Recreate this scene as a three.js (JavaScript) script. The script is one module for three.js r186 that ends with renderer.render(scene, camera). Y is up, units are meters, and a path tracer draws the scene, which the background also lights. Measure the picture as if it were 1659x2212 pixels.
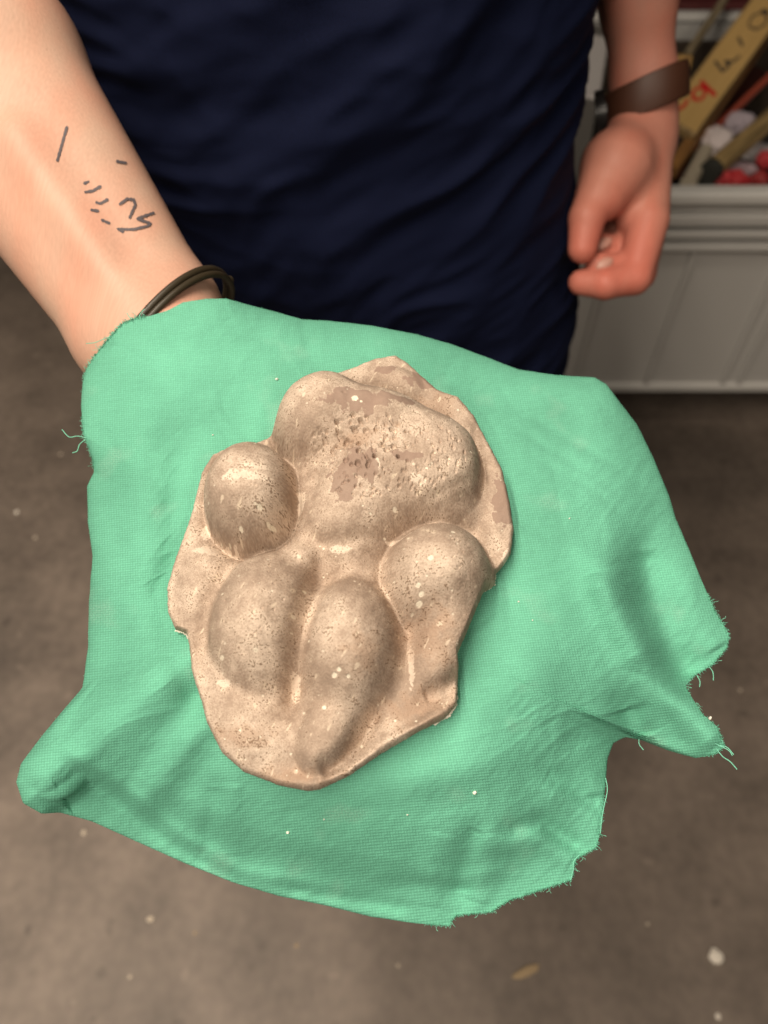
import * as THREE from 'three';
import { mergeGeometries, mergeVertices, toCreasedNormals } from 'three/addons/utils/BufferGeometryUtils.js';
import { RoundedBoxGeometry } from 'three/addons/geometries/RoundedBoxGeometry.js';
import { RectAreaLightUniformsLib } from 'three/addons/lights/RectAreaLightUniformsLib.js';

// ------------------------------------------------------------------ camera
const scene = new THREE.Scene();
scene.background = new THREE.Color(0x000000);
const PITCH = 53 * Math.PI / 180, CAMY = 1.25, FPX = 1671;      // FPX: focal length in pixels of a 1659 x 2212 picture
const camera = new THREE.PerspectiveCamera(2 * Math.atan(1106 / FPX) * 180 / Math.PI, 768 / 1024, 0.02, 30);
camera.position.set(0, CAMY, 0);
camera.rotation.x = -PITCH;
camera.focus = 0.288;
camera.userData.fStop = 8.0;
scene.add(camera);
const renderer = new THREE.WebGLRenderer({ antialias: true });
renderer.setSize(768, 1024);
renderer.shadowMap.enabled = true;
renderer.toneMapping = THREE.LinearToneMapping;
renderer.toneMappingExposure = 1.5;
RectAreaLightUniformsLib.init();

// ------------------------------------------------------------------ lamps (the spot and the two front tubes are added, unseen)
const V3 = (x, y, z) => new THREE.Vector3(x, y, z);
const WARM = new THREE.Color().setRGB(1.0, 0.875, 0.72);
const LAMPS = {
  addedSpot: { at: [-0.62, 2.1, -0.05], aim: [-1.25, 0, -0.25], cd: 9, angle: 0.66, penumbra: 1.0, size: 5.0 },  // unseen spot added to light the left floor and leave the right dim
  panels: [
    { at: [-0.62, 2.5, 0.05], w: 0.09, l: 1.25, power: 44, where: 'above the held cloth, farther from the crate' },
    { at: [-0.30, 2.5, 0.05], w: 0.09, l: 1.25, power: 40, where: 'above the held cloth, nearer to the crate' },
    { at: [-0.75, 2.5, 1.55], w: 0.09, l: 1.25, power: 46, where: 'added unseen as fill opposite the person, farther from the crate' },  // unseen tube added as frontal fill
    { at: [0.75, 2.5, 1.30], w: 0.09, l: 1.25, power: 34, where: 'added unseen as fill opposite the person, on the crate side' },  // unseen tube added as fill, brightens the crate
  ],
};

// ------------------------------------------------------------------ helpers
let seed = 1234567;
const rnd = () => { seed = (seed * 1664525 + 1013904223) >>> 0; return seed / 4294967296; };
const rr = (a, b) => a + (b - a) * rnd();
const clamp = (x, a, b) => x < a ? a : x > b ? b : x;
const mix = (a, b, t) => a + (b - a) * t;
const sstep = (a, b, x) => { const t = clamp((x - a) / (b - a), 0, 1); return t * t * (3 - 2 * t); };
const smax = (a, b, k) => { const h = Math.max(k - Math.abs(a - b), 0) / k; return Math.max(a, b) + h * h * k * 0.25; };
const smin = (a, b, k) => { const h = Math.max(k - Math.abs(a - b), 0) / k; return Math.min(a, b) - h * h * k * 0.25; };
const PERM = new Uint8Array(512);
{ const p = [...Array(256).keys()]; for (let i = 255; i > 0; i--) { const j = Math.floor(rnd() * (i + 1)); [p[i], p[j]] = [p[j], p[i]]; } for (let i = 0; i < 512; i++) PERM[i] = p[i & 255]; }
const GX = new Float32Array(256), GY = new Float32Array(256);
for (let i = 0; i < 256; i++) { GX[i] = Math.cos(i / 256 * 2 * Math.PI); GY[i] = Math.sin(i / 256 * 2 * Math.PI); }
function n2(x, y) {                                   // gradient noise, about -0.7 .. 0.7
  const X = Math.floor(x), Y = Math.floor(y), fx = x - X, fy = y - Y, a = X & 255, b = Y & 255;
  const u = fx * fx * fx * (fx * (fx * 6 - 15) + 10), v = fy * fy * fy * (fy * (fy * 6 - 15) + 10);
  const g = (i, j, dx, dy) => { const h = PERM[PERM[(a + i) & 255] + ((b + j) & 255)]; return GX[h] * dx + GY[h] * dy; };
  const p = g(0, 0, fx, fy), q = g(1, 0, fx - 1, fy), r = g(0, 1, fx, fy - 1), s = g(1, 1, fx - 1, fy - 1);
  return p + u * (q - p) + v * (r + u * (s - r) - p - u * (q - p));
}
function fbm(x, y, o = 4) { let s = 0, a = 1; for (let i = 0; i < o; i++) { s += a * n2(x, y); x = x * 2.03 + 17.1; y = y * 2.03 + 9.7; a *= 0.5; } return s; }
const R = V3(1, 0, 0), F = V3(0, -Math.sin(PITCH), -Math.cos(PITCH)), U = V3(0, Math.cos(PITCH), -Math.sin(PITCH));
const ray = (px, py) => F.clone().addScaledVector(R, (px - 829.5) / FPX).addScaledVector(U, -(py - 1106) / FPX);
const CAM = V3(0, CAMY, 0);
const P = (px, py, d) => CAM.clone().addScaledVector(ray(px, py), d);                 // a picture point at a distance along the lens axis
const PH = (px, py, h) => { const r = ray(px, py); return CAM.clone().addScaledVector(r, (h - CAMY) / r.y); };   // ... at a height
const PZ = (px, py, f) => { const r = ray(px, py); return CAM.clone().addScaledVector(r, -f / r.z); };           // ... at a forward distance
// the tilted plane of the palm, on which cloth and cast lie
const TAU = 20 * Math.PI / 180, PO = P(740, 1240, 0.285);
const NN = F.clone().multiplyScalar(-Math.cos(TAU)).addScaledVector(U, Math.sin(TAU));
const VV = U.clone().multiplyScalar(Math.cos(TAU)).addScaledVector(F, Math.sin(TAU));
const planeDepth = (px, py, h = 0) => { const r = ray(px, py), o = PO.clone().addScaledVector(NN, h).sub(CAM); return o.dot(NN) / r.dot(NN); };
const onPlane = (px, py, h = 0) => P(px, py, planeDepth(px, py, h));
const uvOf = (px, py, h = 0) => { const q = onPlane(px, py, h).sub(PO); return [q.dot(R), q.dot(VV)]; };
const SC = 0.285 / FPX;                                // metres per picture pixel on that plane

const names = {};
function numbered(n) { names[n] = (names[n] ?? -1) + 1; return names[n] ? `${n}_${String(names[n]).padStart(3, '0')}` : n; }
function tag(o, label, category, group, kind) { if (label) o.userData.label = label; if (category) o.userData.category = category; if (group) o.userData.group = group; if (kind) o.userData.kind = kind; return o; }
function mesh(name, geo, mat, parent = scene, top = parent === scene) {
  const m = new THREE.Mesh(geo, mat); m.name = top ? numbered(name) : name; m.castShadow = m.receiveShadow = true; parent.add(m); return m;
}
function thing(name, at, label, category, group) { const g = new THREE.Group(); g.name = numbered(name); g.position.copy(at); scene.add(g); return tag(g, label, category, group); }
const std = (r, g, b, rough = 0.8, more = {}) => new THREE.MeshPhysicalMaterial({ color: new THREE.Color().setRGB(r, g, b), roughness: rough, ...more });
function dataTex(w, h, fn, srgb, rep) {
  const d = new Uint8Array(w * h * 4), c = [0, 0, 0];
  for (let j = 0; j < h; j++) for (let i = 0; i < w; i++) { fn(i, j, c); const k = (j * w + i) * 4; d[k] = clamp(c[0], 0, 1) * 255; d[k + 1] = clamp(c[1], 0, 1) * 255; d[k + 2] = clamp(c[2], 0, 1) * 255; d[k + 3] = 255; }
  const t = new THREE.DataTexture(d, w, h); t.magFilter = THREE.LinearFilter; t.minFilter = THREE.LinearMipmapLinearFilter; t.generateMipmaps = true;
  t.wrapS = t.wrapT = rep ? THREE.RepeatWrapping : THREE.ClampToEdgeWrapping; if (srgb) t.colorSpace = THREE.SRGBColorSpace; t.needsUpdate = true; return t;
}
const l2s = c => c <= 0.0031308 ? c * 12.92 : 1.055 * Math.pow(c, 1 / 2.4) - 0.055;
function geoOf(pos, idx, uv, col, nrm) {
  const g = new THREE.BufferGeometry();
  g.setAttribute('position', new THREE.BufferAttribute(new Float32Array(pos), 3));
  if (uv) g.setAttribute('uv', new THREE.BufferAttribute(new Float32Array(uv), 2));
  if (col) g.setAttribute('color', new THREE.BufferAttribute(new Float32Array(col), 3));
  g.setIndex(new THREE.BufferAttribute(new Uint32Array(idx), 1));
  if (nrm) g.setAttribute('normal', new THREE.BufferAttribute(new Float32Array(nrm), 3)); else g.computeVertexNormals();
  return g;
}
// closed outline in picture pixels -> radius for any angle about a centre (linear, so corners stay)
function polarOutline(pts, c) {
  const a = pts.map(p => ({ t: Math.atan2(p[1] - c[1], p[0] - c[0]), p }));
  a.sort((m, n) => m.t - n.t);
  return th => {
    while (th < a[0].t) th += 2 * Math.PI; while (th >= a[0].t + 2 * Math.PI) th -= 2 * Math.PI;
    let i = a.length - 1; for (let k = 0; k < a.length - 1; k++) if (th >= a[k].t && th < a[k + 1].t) { i = k; break; }
    const A = a[i], B = a[(i + 1) % a.length], tb = i === a.length - 1 ? B.t + 2 * Math.PI : B.t;
    // ray / segment intersection
    const dx = Math.cos(th), dy = Math.sin(th), ex = B.p[0] - A.p[0], ey = B.p[1] - A.p[1], ax = A.p[0] - c[0], ay = A.p[1] - c[1];
    const den = dx * ey - dy * ex, s = den ? (ax * ey - ay * ex) / den : Math.hypot(ax, ay), f = (th - A.t) / Math.max(tb - A.t, 1e-6);
    const lo = Math.min(Math.hypot(ax, ay), Math.hypot(B.p[0] - c[0], B.p[1] - c[1])) * 0.8, hi = Math.max(Math.hypot(ax, ay), Math.hypot(B.p[0] - c[0], B.p[1] - c[1])) * 1.05;
    return [clamp(s, lo, hi), A.p, B.p, f];
  };
}
function segDist(px, py, pl) {                       // distance to a polyline and place along it (0..1)
  let best = 1e9, bt = 0, side = 1;
  for (let i = 0; i < pl.length - 1; i++) {
    const ax = pl[i][0], ay = pl[i][1], bx = pl[i + 1][0] - ax, by = pl[i + 1][1] - ay, t = clamp(((px - ax) * bx + (py - ay) * by) / (bx * bx + by * by), 0, 1);
    const qx = px - ax - t * bx, qy = py - ay - t * by, d = Math.hypot(qx, qy);
    if (d < best) { best = d; bt = (i + t) / (pl.length - 1); side = bx * qy - by * qx > 0 ? 1 : -1; }
  }
  return [best, bt, side];
}
function tubeAlong(pts, r, seg = 12, rad = 5, closed = false) { return new THREE.TubeGeometry(new THREE.CatmullRomCurve3(pts, closed), seg, r, rad, closed); }
// signed-distance modelling: chains of tapered capsules, meshed by surface nets
function capsules(list) {
  return list.map(([a, b, ra, rb]) => ({ a, d: b.clone().sub(a), ra, rb, l2: Math.max(a.distanceToSquared(b), 1e-9) }));
}
const capD = (c, x, y, z) => {
  const px = x - c.a.x, py = y - c.a.y, pz = z - c.a.z, t = clamp((px * c.d.x + py * c.d.y + pz * c.d.z) / c.l2, 0, 1);
  const qx = px - t * c.d.x, qy = py - t * c.d.y, qz = pz - t * c.d.z;
  return Math.sqrt(qx * qx + qy * qy + qz * qz) - (c.ra + (c.rb - c.ra) * t);
};
function surfaceNets(sdf, mn, mx, cell) {
  const nx = Math.ceil((mx.x - mn.x) / cell) + 1, ny = Math.ceil((mx.y - mn.y) / cell) + 1, nz = Math.ceil((mx.z - mn.z) / cell) + 1;
  const f = new Float32Array(nx * ny * nz), I = (i, j, k) => i + nx * (j + ny * k);
  for (let k = 0; k < nz; k++) for (let j = 0; j < ny; j++) for (let i = 0; i < nx; i++) f[I(i, j, k)] = sdf(mn.x + i * cell, mn.y + j * cell, mn.z + k * cell);
  const vid = new Int32Array(nx * ny * nz).fill(-1), pos = [], idx = [];
  for (let k = 0; k < nz - 1; k++) for (let j = 0; j < ny - 1; j++) for (let i = 0; i < nx - 1; i++) {
    let m = 0, sx = 0, sy = 0, sz = 0, n = 0;
    for (let c = 0; c < 8; c++) if (f[I(i + (c & 1), j + ((c >> 1) & 1), k + (c >> 2))] < 0) m |= 1 << c;
    if (m === 0 || m === 255) continue;
    for (let c = 0; c < 8; c++) for (const b of [1, 2, 4]) {
      if (c & b) continue; const e = c | b; if (((m >> c) & 1) === ((m >> e) & 1)) continue;
      const fa = f[I(i + (c & 1), j + ((c >> 1) & 1), k + (c >> 2))], fb = f[I(i + (e & 1), j + ((e >> 1) & 1), k + (e >> 2))], t = fa / (fa - fb);
      sx += (c & 1) + (b === 1 ? t : 0); sy += ((c >> 1) & 1) + (b === 2 ? t : 0); sz += (c >> 2) + (b === 4 ? t : 0); n++;
    }
    vid[I(i, j, k)] = pos.length / 3; pos.push(mn.x + (i + sx / n) * cell, mn.y + (j + sy / n) * cell, mn.z + (k + sz / n) * cell);
  }
  const quad = (a, b, c, d, flip) => { if (a < 0 || b < 0 || c < 0 || d < 0) return; if (flip) idx.push(a, c, b, a, d, c); else idx.push(a, b, c, a, c, d); };
  for (let k = 1; k < nz - 1; k++) for (let j = 1; j < ny - 1; j++) for (let i = 1; i < nx - 1; i++) {
    const s = f[I(i, j, k)] < 0;
    if (s !== (f[I(i + 1, j, k)] < 0)) quad(vid[I(i, j - 1, k - 1)], vid[I(i, j, k - 1)], vid[I(i, j, k)], vid[I(i, j - 1, k)], !s);
    if (s !== (f[I(i, j + 1, k)] < 0)) quad(vid[I(i - 1, j, k - 1)], vid[I(i - 1, j, k)], vid[I(i, j, k)], vid[I(i, j, k - 1)], !s);
    if (s !== (f[I(i, j, k + 1)] < 0)) quad(vid[I(i - 1, j - 1, k)], vid[I(i, j - 1, k)], vid[I(i, j, k)], vid[I(i - 1, j, k)], !s);
  }
  const nr = [], e = cell * 0.5;
  for (let v = 0; v < pos.length; v += 3) {
    const x = pos[v], y = pos[v + 1], z = pos[v + 2];
    let a = sdf(x + e, y, z) - sdf(x - e, y, z), b = sdf(x, y + e, z) - sdf(x, y - e, z), c = sdf(x, y, z + e) - sdf(x, y, z - e), l = Math.hypot(a, b, c) || 1;
    nr.push(a / l, b / l, c / l);
  }
  return { pos, idx, nr };
}

// ------------------------------------------------------------------ floor
{
  const tex = dataTex(2048, 2048, (i, j, c) => {
    const x = i / 2048 * 8, y = j / 2048 * 8;
    let t = 0.5 + 0.30 * fbm(x * 1.1, y * 1.1, 4) + 0.30 * fbm(x * 9, y * 9, 4) + 0.22 * fbm(x * 60, y * 60, 2);
    const sp = n2(x * 34 + 40, y * 34), sp2 = n2(x * 21 + 90, y * 21 + 5), st = sstep(0.15, 0.5, fbm(x * 2.3 + 7, y * 2.3, 3));
    let k = sp > 0.54 ? 0.25 : sp2 > 0.60 ? 0.35 : 0; if (sp < -0.5) k = -0.25;
    t = clamp(t + k, 0, 1.3);
    const b = 1 - 0.22 * st;
    c[0] = l2s(mix(0.074, 0.228, t) * b); c[1] = l2s(mix(0.057, 0.180, t) * b); c[2] = l2s(mix(0.046, 0.146, t) * b);
  }, true, true);
  const g = new THREE.PlaneGeometry(8, 8); g.rotateX(-Math.PI / 2);
  const fl = mesh('floor', g, new THREE.MeshPhysicalMaterial({ map: tex, roughness: 0.62, bumpMap: tex, bumpScale: 0.001 })); fl.position.set(0, 0, -1);
  tag(fl, 'worn brownish grey concrete workshop floor with pale specks', 'floor', null, 'structure');
}
// bits lying on the floor
{
  const chipM = [std(0.68, 0.62, 0.54, 0.9), std(0.36, 0.26, 0.15, 0.85), std(0.45, 0.38, 0.30, 0.9)];
  const chip = (px, py, rx, rz, m, turn, name, label, cat) => {
    const g = new THREE.IcosahedronGeometry(1, 2), p = g.attributes.position;
    for (let i = 0; i < p.count; i++) { const v = V3().fromBufferAttribute(p, i), k = 1 + 0.35 * fbm(v.x * 1.3 + px, v.y * 1.3 + v.z * 1.7 + py, 2); p.setXYZ(i, v.x * rx * k, v.y * Math.min(rx, rz) * 0.45 * k, v.z * rz * k); }
    g.computeVertexNormals();
    const o = mesh(name, g, chipM[m]); o.position.copy(PH(px, py, 0.003)); o.position.y = Math.min(rx, rz) * 0.3; o.rotation.y = turn; return tag(o, label, cat, cat === 'splinter' ? null : 'crumbs on the floor');
  };
  chip(1547, 2066, 0.0095, 0.0105, 0, 0.3, 'plaster_lump', 'white plaster lump lying on the floor, largest of the floor crumbs', 'lump');
  chip(1138, 2098, 0.020, 0.006, 1, 0.35, 'wood_splinter', 'pale wood splinter lying on the shadowed floor', 'splinter');
  for (const [x, y, r, m] of [[324, 1985, .007, 2], [180, 1798, .006, 2], [1552, 2195, .006, 0], [640, 2042, .004, 1], [860, 2085, .004, 2], [280, 2110, .004, 2], [420, 2015, .003, 1], [1400, 1995, .004, 2], [35, 1105, .006, 0], [75, 1160, .005, 2], [130, 980, .005, 2], [1600, 1490, .005, 2]])
    chip(x, y, r * 0.7, r * 0.6, m, rnd() * 3, 'floor_crumb', 'small pale crumb lying on the brown floor', 'crumb');
}

// ------------------------------------------------------------------ lamps, above the frame
{
  const L = LAMPS.addedSpot, g = thing('added_spot_lamp', V3(...L.at), 'unseen spot lamp with conical shade added to brighten the floor away from the crate', 'lamp');
  const sh = new THREE.LatheGeometry([[0.02, 0.16], [0.035, 0.16], [0.05, 0.12], [0.17, 0.0], [0.165, 0.0], [0.045, 0.115], [0.03, 0.15]].map(p => new THREE.Vector2(...p)), 40);
  const dir = V3(...L.aim).sub(V3(...L.at)).normalize();
  const head = new THREE.Group(); head.name = 'lamp_head'; g.add(head); head.quaternion.setFromUnitVectors(V3(0, -1, 0), dir);
  mesh('shade', sh, std(0.05, 0.06, 0.06, 0.5), head, false);
  const bulb = mesh('bulb', new THREE.SphereGeometry(0.03, 20, 14), new THREE.MeshStandardMaterial({ color: 0x222222, emissive: WARM, emissiveIntensity: 1.5 }), head, false); bulb.position.y = 0.06;
  mesh('cord', new THREE.CylinderGeometry(0.004, 0.004, 0.7, 8).translate(0, 0.48, 0), std(0.02, 0.02, 0.02), g, false);
  const s = new THREE.SpotLight(WARM, L.cd, 0, L.angle, L.penumbra, 2); s.castShadow = true; s.shadow.radius = L.size;
  s.position.copy(dir).multiplyScalar(0.0); g.add(s); g.add(s.target); s.target.position.copy(dir);
  s.shadow.mapSize.set(2048, 2048);
  for (const p of LAMPS.panels) {
    const q = thing('ceiling_or_fill_lamp', V3(...p.at), 'long white tube lamp on the ceiling ' + p.where, 'lamp', 'ceiling lamps');
    mesh('housing', new RoundedBoxGeometry(p.w + 0.04, 0.06, p.l + 0.04, 2, 0.01).translate(0, 0.035, 0), std(0.7, 0.7, 0.7), q, false);
    const df = new THREE.PlaneGeometry(p.w, p.l); df.rotateX(Math.PI / 2);
    mesh('diffuser', df, new THREE.MeshStandardMaterial({ color: 0x111111, emissive: WARM, emissiveIntensity: 1 }), q, false);
    const ra = new THREE.RectAreaLight(WARM, p.power, p.w, p.l); ra.position.y = -0.006; ra.rotation.x = -Math.PI / 2; q.add(ra);
  }
}

// ------------------------------------------------------------------ the grey crate on its dolly, and what stands in it
const CR = { z: -1.16, x0: 0.21, x1: 1.01, top: 0.57, bot: 0.115, dep: 0.70 };
{
  const M = std(0.50, 0.485, 0.465, 0.5), ML = std(0.60, 0.585, 0.56, 0.45);
  const g = thing('storage_crate', V3((CR.x0 + CR.x1) / 2, CR.bot, CR.z - CR.dep / 2), 'grey ribbed plastic storage crate full of sticks standing on the floor', 'crate');
  const w = CR.x1 - CR.x0, h = CR.top - CR.bot, d = CR.dep, hz = d / 2;
  const bx = (name, sx, sy, sz, x, y, z, m = M, r = 0.004) => mesh(name, new RoundedBoxGeometry(sx, sy, sz, 2, Math.min(r, sx / 2.1, sy / 2.1, sz / 2.1)).translate(x, y, z), m, g, false);
  bx('wall', w - 0.03, h - 0.02, 0.006, 0, h / 2, hz - 0.016); bx('wall', w - 0.03, h - 0.02, 0.006, 0, h / 2, -hz + 0.016);
  bx('wall', 0.006, h - 0.02, d - 0.04, -w / 2 + 0.016, h / 2, 0); bx('wall', 0.006, h - 0.02, d - 0.04, w / 2 - 0.016, h / 2, 0);
  bx('base', w - 0.03, 0.008, d - 0.03, 0, 0.008, 0);
  for (const s of [1, -1]) {
    bx('rim', w + 0.016, 0.024, 0.03, 0, h - 0.012, s * (hz - 0.004), ML, 0.008);
    bx('rim', 0.03, 0.023, d - 0.045, s * (w / 2 - 0.006), h - 0.012, 0, ML, 0.008);
    bx('bottom_lip', w - 0.012, 0.022, 0.014, 0, 0.012, s * (hz - 0.011), ML, 0.006);
  }
  // ledges below the front rim: heights read off the photograph
  for (const [py0, py1, o] of [[464, 486, 0.012], [501, 514, 0.010], [530, 543, 0.010]]) {
    const a = PZ(1500, py0, -CR.z).y - CR.bot, b = PZ(1500, py1, -CR.z).y - CR.bot;
    bx('ledge', w - 0.006, a - b, 0.012 + o, 0, (a + b) / 2, hz - 0.013 + o / 2, M, 0.003);
  }
  bx('collar', w - 0.02, 0.05, 0.006, 0, h - 0.045, hz - 0.0095, M, 0.002);
  for (const x of [0.244, 0.391, 0.538, 0.694, 0.728, 0.876]) bx('rib', 0.009, h - 0.14, 0.010, x - (CR.x0 + CR.x1) / 2, (h - 0.14) / 2 + 0.024, hz - 0.0085, M, 0.003);
  const dl = thing('crate_dolly', V3((CR.x0 + CR.x1) / 2, 0, CR.z - CR.dep / 2), 'black dolly on small wheels under the grey crate', 'dolly');
  const K = std(0.015, 0.015, 0.016, 0.6);
  for (const s of [1, -1]) {
    mesh('frame_bar', new RoundedBoxGeometry(w - 0.08, 0.03, 0.04, 2, 0.005).translate(0, 0.0985, s * (hz - 0.06)), K, dl, false);
    mesh('frame_bar', new RoundedBoxGeometry(0.04, 0.03, d - 0.17, 2, 0.005).translate(s * (w / 2 - 0.07), 0.0985, 0), K, dl, false);
    for (const e of [1, -1]) { const wh = new THREE.CylinderGeometry(0.041, 0.041, 0.024, 24); wh.rotateZ(Math.PI / 2); mesh('wheel', wh.translate(s * (w / 2 - 0.1), 0.0415, e * (hz - 0.09)), K, dl, false); }
  }
}
const grainTex = dataTex(256, 1024, (i, j, c) => { const t = 0.78 + 0.3 * fbm(i / 256 * 9, j / 1024 * 3, 4) + 0.12 * n2(i / 256 * 40, j / 1024 * 9); c[0] = c[1] = c[2] = t; }, true, true);
const wood = (r, g, b, ro = 0.6) => std(r, g, b, ro, { map: grainTex });
{
  // rods: from one picture point at a height to another
  const rod = (name, a, b, ra, m, label, cat, flat) => {
    const len = a.distanceTo(b), g = flat ? new RoundedBoxGeometry(ra * 2, len, flat, 2, 0.002) : new THREE.CylinderGeometry(ra, ra * 1.02, len, 20, 1);
    const o = mesh(name, g, m); o.position.copy(a).lerp(b, 0.5);
    const y = b.clone().sub(a).normalize(), zc = V3(0, 0.92, 0.4), x = y.clone().cross(zc).normalize(), z = x.clone().cross(y);
    o.quaternion.setFromRotationMatrix(new THREE.Matrix4().makeBasis(x, y, z)); return tag(o, label, cat);
  };
  const ext = (a, b, t) => a.clone().lerp(b, t);
  // the board with painted letters
  {
    const a = PH(1462, 280, 0.575), b0 = PH(1628, 55, 0.64), b = ext(a, b0, 1.45), len = a.distanceTo(b), wd = 0.066;
    const cv = document.createElement('canvas'); cv.width = 256; cv.height = 1024; const x = cv.getContext('2d');
    x.fillStyle = 'rgb(190,155,96)'; x.fillRect(0, 0, 256, 1024);
    for (let i = 0; i < 260; i++) { x.strokeStyle = `rgba(${rnd() < 0.5 ? '120,84,40' : '215,185,130'},${0.05 + rnd() * 0.1})`; x.lineWidth = 1 + rnd() * 3; const u = rnd() * 256, v = rnd() * 1024; x.beginPath(); x.moveTo(u, v); x.lineTo(u + rr(-6, 6), v + 80 + rnd() * 300); x.stroke(); }
    x.lineCap = 'round'; x.lineJoin = 'round';
    const stroke = (col, lw, ...p) => { x.strokeStyle = col; x.lineWidth = lw; x.beginPath(); p.forEach((q, i) => i ? x.lineTo(...q) : x.moveTo(...q)); x.stroke(); };
    const ring = (col, lw, cx, cy, rx, ry) => { x.strokeStyle = col; x.lineWidth = lw; x.beginPath(); x.ellipse(cx, cy, rx, ry, 0, 0, 7); x.stroke(); };
    const red = 'rgb(196,30,26)', ink = 'rgb(58,50,46)';
    // canvas top is the far end of the board; letters run along it: red p a, then black m r O
    stroke(red, 24, [40, 985], [70, 935], [66, 905]);
    ring(red, 22, 105, 838, 42, 36); stroke(red, 26, [70, 776], [205, 800]);
    stroke(ink, 18, [60, 640], [150, 665], [165, 620], [120, 610], [170, 590], [185, 545]);
    stroke(ink, 18, [96, 455], [150, 480]);
    stroke(ink, 14, [90, 350], [80, 300], [120, 250], [185, 262], [200, 310], [165, 360], [105, 365]); stroke(ink, 24, [120, 240], [160, 232]);
    stroke(ink, 18, [60, 120], [110, 140], [170, 90]);
    const t = new THREE.CanvasTexture(cv); t.colorSpace = THREE.SRGBColorSpace;
    const o = thing('lettered_board', a.clone().lerp(b, 0.5), 'pale wooden board with red and black painted letters leaning out of the crate', 'board');
    const y = b.clone().sub(a).normalize(), zc = V3(-0.15, 0.75, 0.62), xx = y.clone().cross(zc).normalize(), z = xx.clone().cross(y);
    o.quaternion.setFromRotationMatrix(new THREE.Matrix4().makeBasis(xx, y, z));
    mesh('plank', new RoundedBoxGeometry(wd, len, 0.018, 2, 0.003), wood(0.50, 0.33, 0.14), o, false);
    mesh('painted_lettering', new THREE.PlaneGeometry(wd - 0.006, len - 0.01).translate(0, 0, 0.0094), new THREE.MeshPhysicalMaterial({ map: t, roughness: 0.7 }), o, false);
  }
  const stickA = PH(1446, 372, 0.545), stickB = PH(1570, 196, 0.57);
  rod('wooden_stick', stickA, ext(stickA, stickB, 2.0), 0.013, wood(0.42, 0.20, 0.06), 'orange brown round wooden stick lying beside the lettered board', 'stick');
  const rA = PH(1500, 318, 0.53), rB = PH(1636, 190, 0.545);
  rod('red_stick', rA, ext(rA, rB, 1.7), 0.007, std(0.36, 0.07, 0.04, 0.5), 'thin red stick in the crate between wooden stick and tan handle', 'stick');
  const dA = PH(1462, 378, 0.48), dB = PH(1580, 232, 0.50);
  rod('dark_red_lath', dA, ext(dA, dB, 1.6), 0.022, wood(0.12, 0.03, 0.02), 'dark red wooden lath low in the crate under the red stick', 'lath', 0.01);
  const hA = PH(1528, 376, 0.555), hB = PH(1659, 262, 0.575);
  {
    const b = ext(hA, hB, 2.2), o = rod('tan_handle', hA, b, 0.017, wood(0.46, 0.31, 0.13), 'thick tan wooden handle with black tip lying on the crate rim', 'handle');
    mesh('black_tip', new THREE.CylinderGeometry(0.0185, 0.0185, 0.022, 20).translate(0, -hA.distanceTo(b) / 2 + 0.008, 0), std(0.03, 0.03, 0.025, 0.7), o, false);
  }
  const tA = PH(1484, 120, 0.56), tB = PH(1548, 24, 0.60);
  rod('thin_pale_stick', tA, ext(tA, tB, 1.6), 0.0085, wood(0.36, 0.28, 0.17), 'thin pale stick leaning on the rear rim of the crate', 'stick');
  const gA = PH(1486, 398, 0.555), gB = PH(1522, 330, 0.55);
  rod('beige_rod', gA, ext(gA, gB, 1.05), 0.013, std(0.42, 0.36, 0.27, 0.7), 'short beige rod under the white rag at the crate rim', 'rod');
  const yA = PH(1455, 160, 0.56), yB = PH(1470, 122, 0.60);
  rod('yellow_wood_block', PH(1452, 200, 0.54), PH(1466, 122, 0.59), 0.022, wood(0.60, 0.34, 0.09), 'yellow wood block in the crate behind the wrist watch', 'block', 0.03);
  // one lath between apron and forearm, its shaded lower part and lit top painted
  { const o = rod('lath_shaded_below', PH(1232, 430, 0.58), PH(1296, 62, 0.60), 0.017, std(0.12, 0.11, 0.10, 0.7), 'lath leaning in the crate beside the apron, coloured dark below for shade and pale above for light', 'lath', 0.012);
    const l = PH(1232, 430, 0.58).distanceTo(PH(1296, 62, 0.60)); mesh('lit_upper_part', new RoundedBoxGeometry(0.040, 0.24, 0.018, 2, 0.004).translate(0, l / 2 - 0.17, 0), std(0.50, 0.47, 0.46, 0.7), o, false); }
  // crumpled rags and packaging
  const lump = (name, c, s, m, label, cat, sd, gr) => {
    const g = new THREE.IcosahedronGeometry(1, 20), p = g.attributes.position;
    for (let i = 0; i < p.count; i++) { const v = V3().fromBufferAttribute(p, i); const k = 1 + 0.55 * Math.abs(fbm(v.x * 1.6 + sd, v.y * 1.6 + v.z * 1.1, 3)) - 0.25 * Math.abs(n2(v.z * 3 + sd, v.x * 3)) ; p.setXYZ(i, v.x * s[0] * k, v.y * s[1] * k, v.z * s[2] * k); }
    const q = mergeVertices(g.deleteAttribute('uv') && g, 1e-5); q.deleteAttribute('normal'); q.computeVertexNormals();
    const o = mesh(name, q, m); o.position.copy(c); return tag(o, label, cat, gr);
  };
  lump('black_bag', V3(0.61, 0.385, -1.51), [0.27, 0.09, 0.235], std(0.022, 0.017, 0.015, 0.8), 'black crumpled bag filling the bottom of the crate', 'bag', 3);
  lump('white_rag', PH(1548, 308, 0.545), [0.024, 0.02, 0.034], std(0.62, 0.54, 0.53, 0.9), 'crumpled white rag in the crate beside the tan handle', 'rag', 11);
  lump('lilac_paper', PH(1598, 268, 0.535), [0.026, 0.018, 0.022], std(0.40, 0.34, 0.38, 0.9), 'crumpled lilac grey paper in the crate behind the white rag', 'paper', 17);
  const RD = std(0.42, 0.025, 0.03, 0.5);
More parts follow.
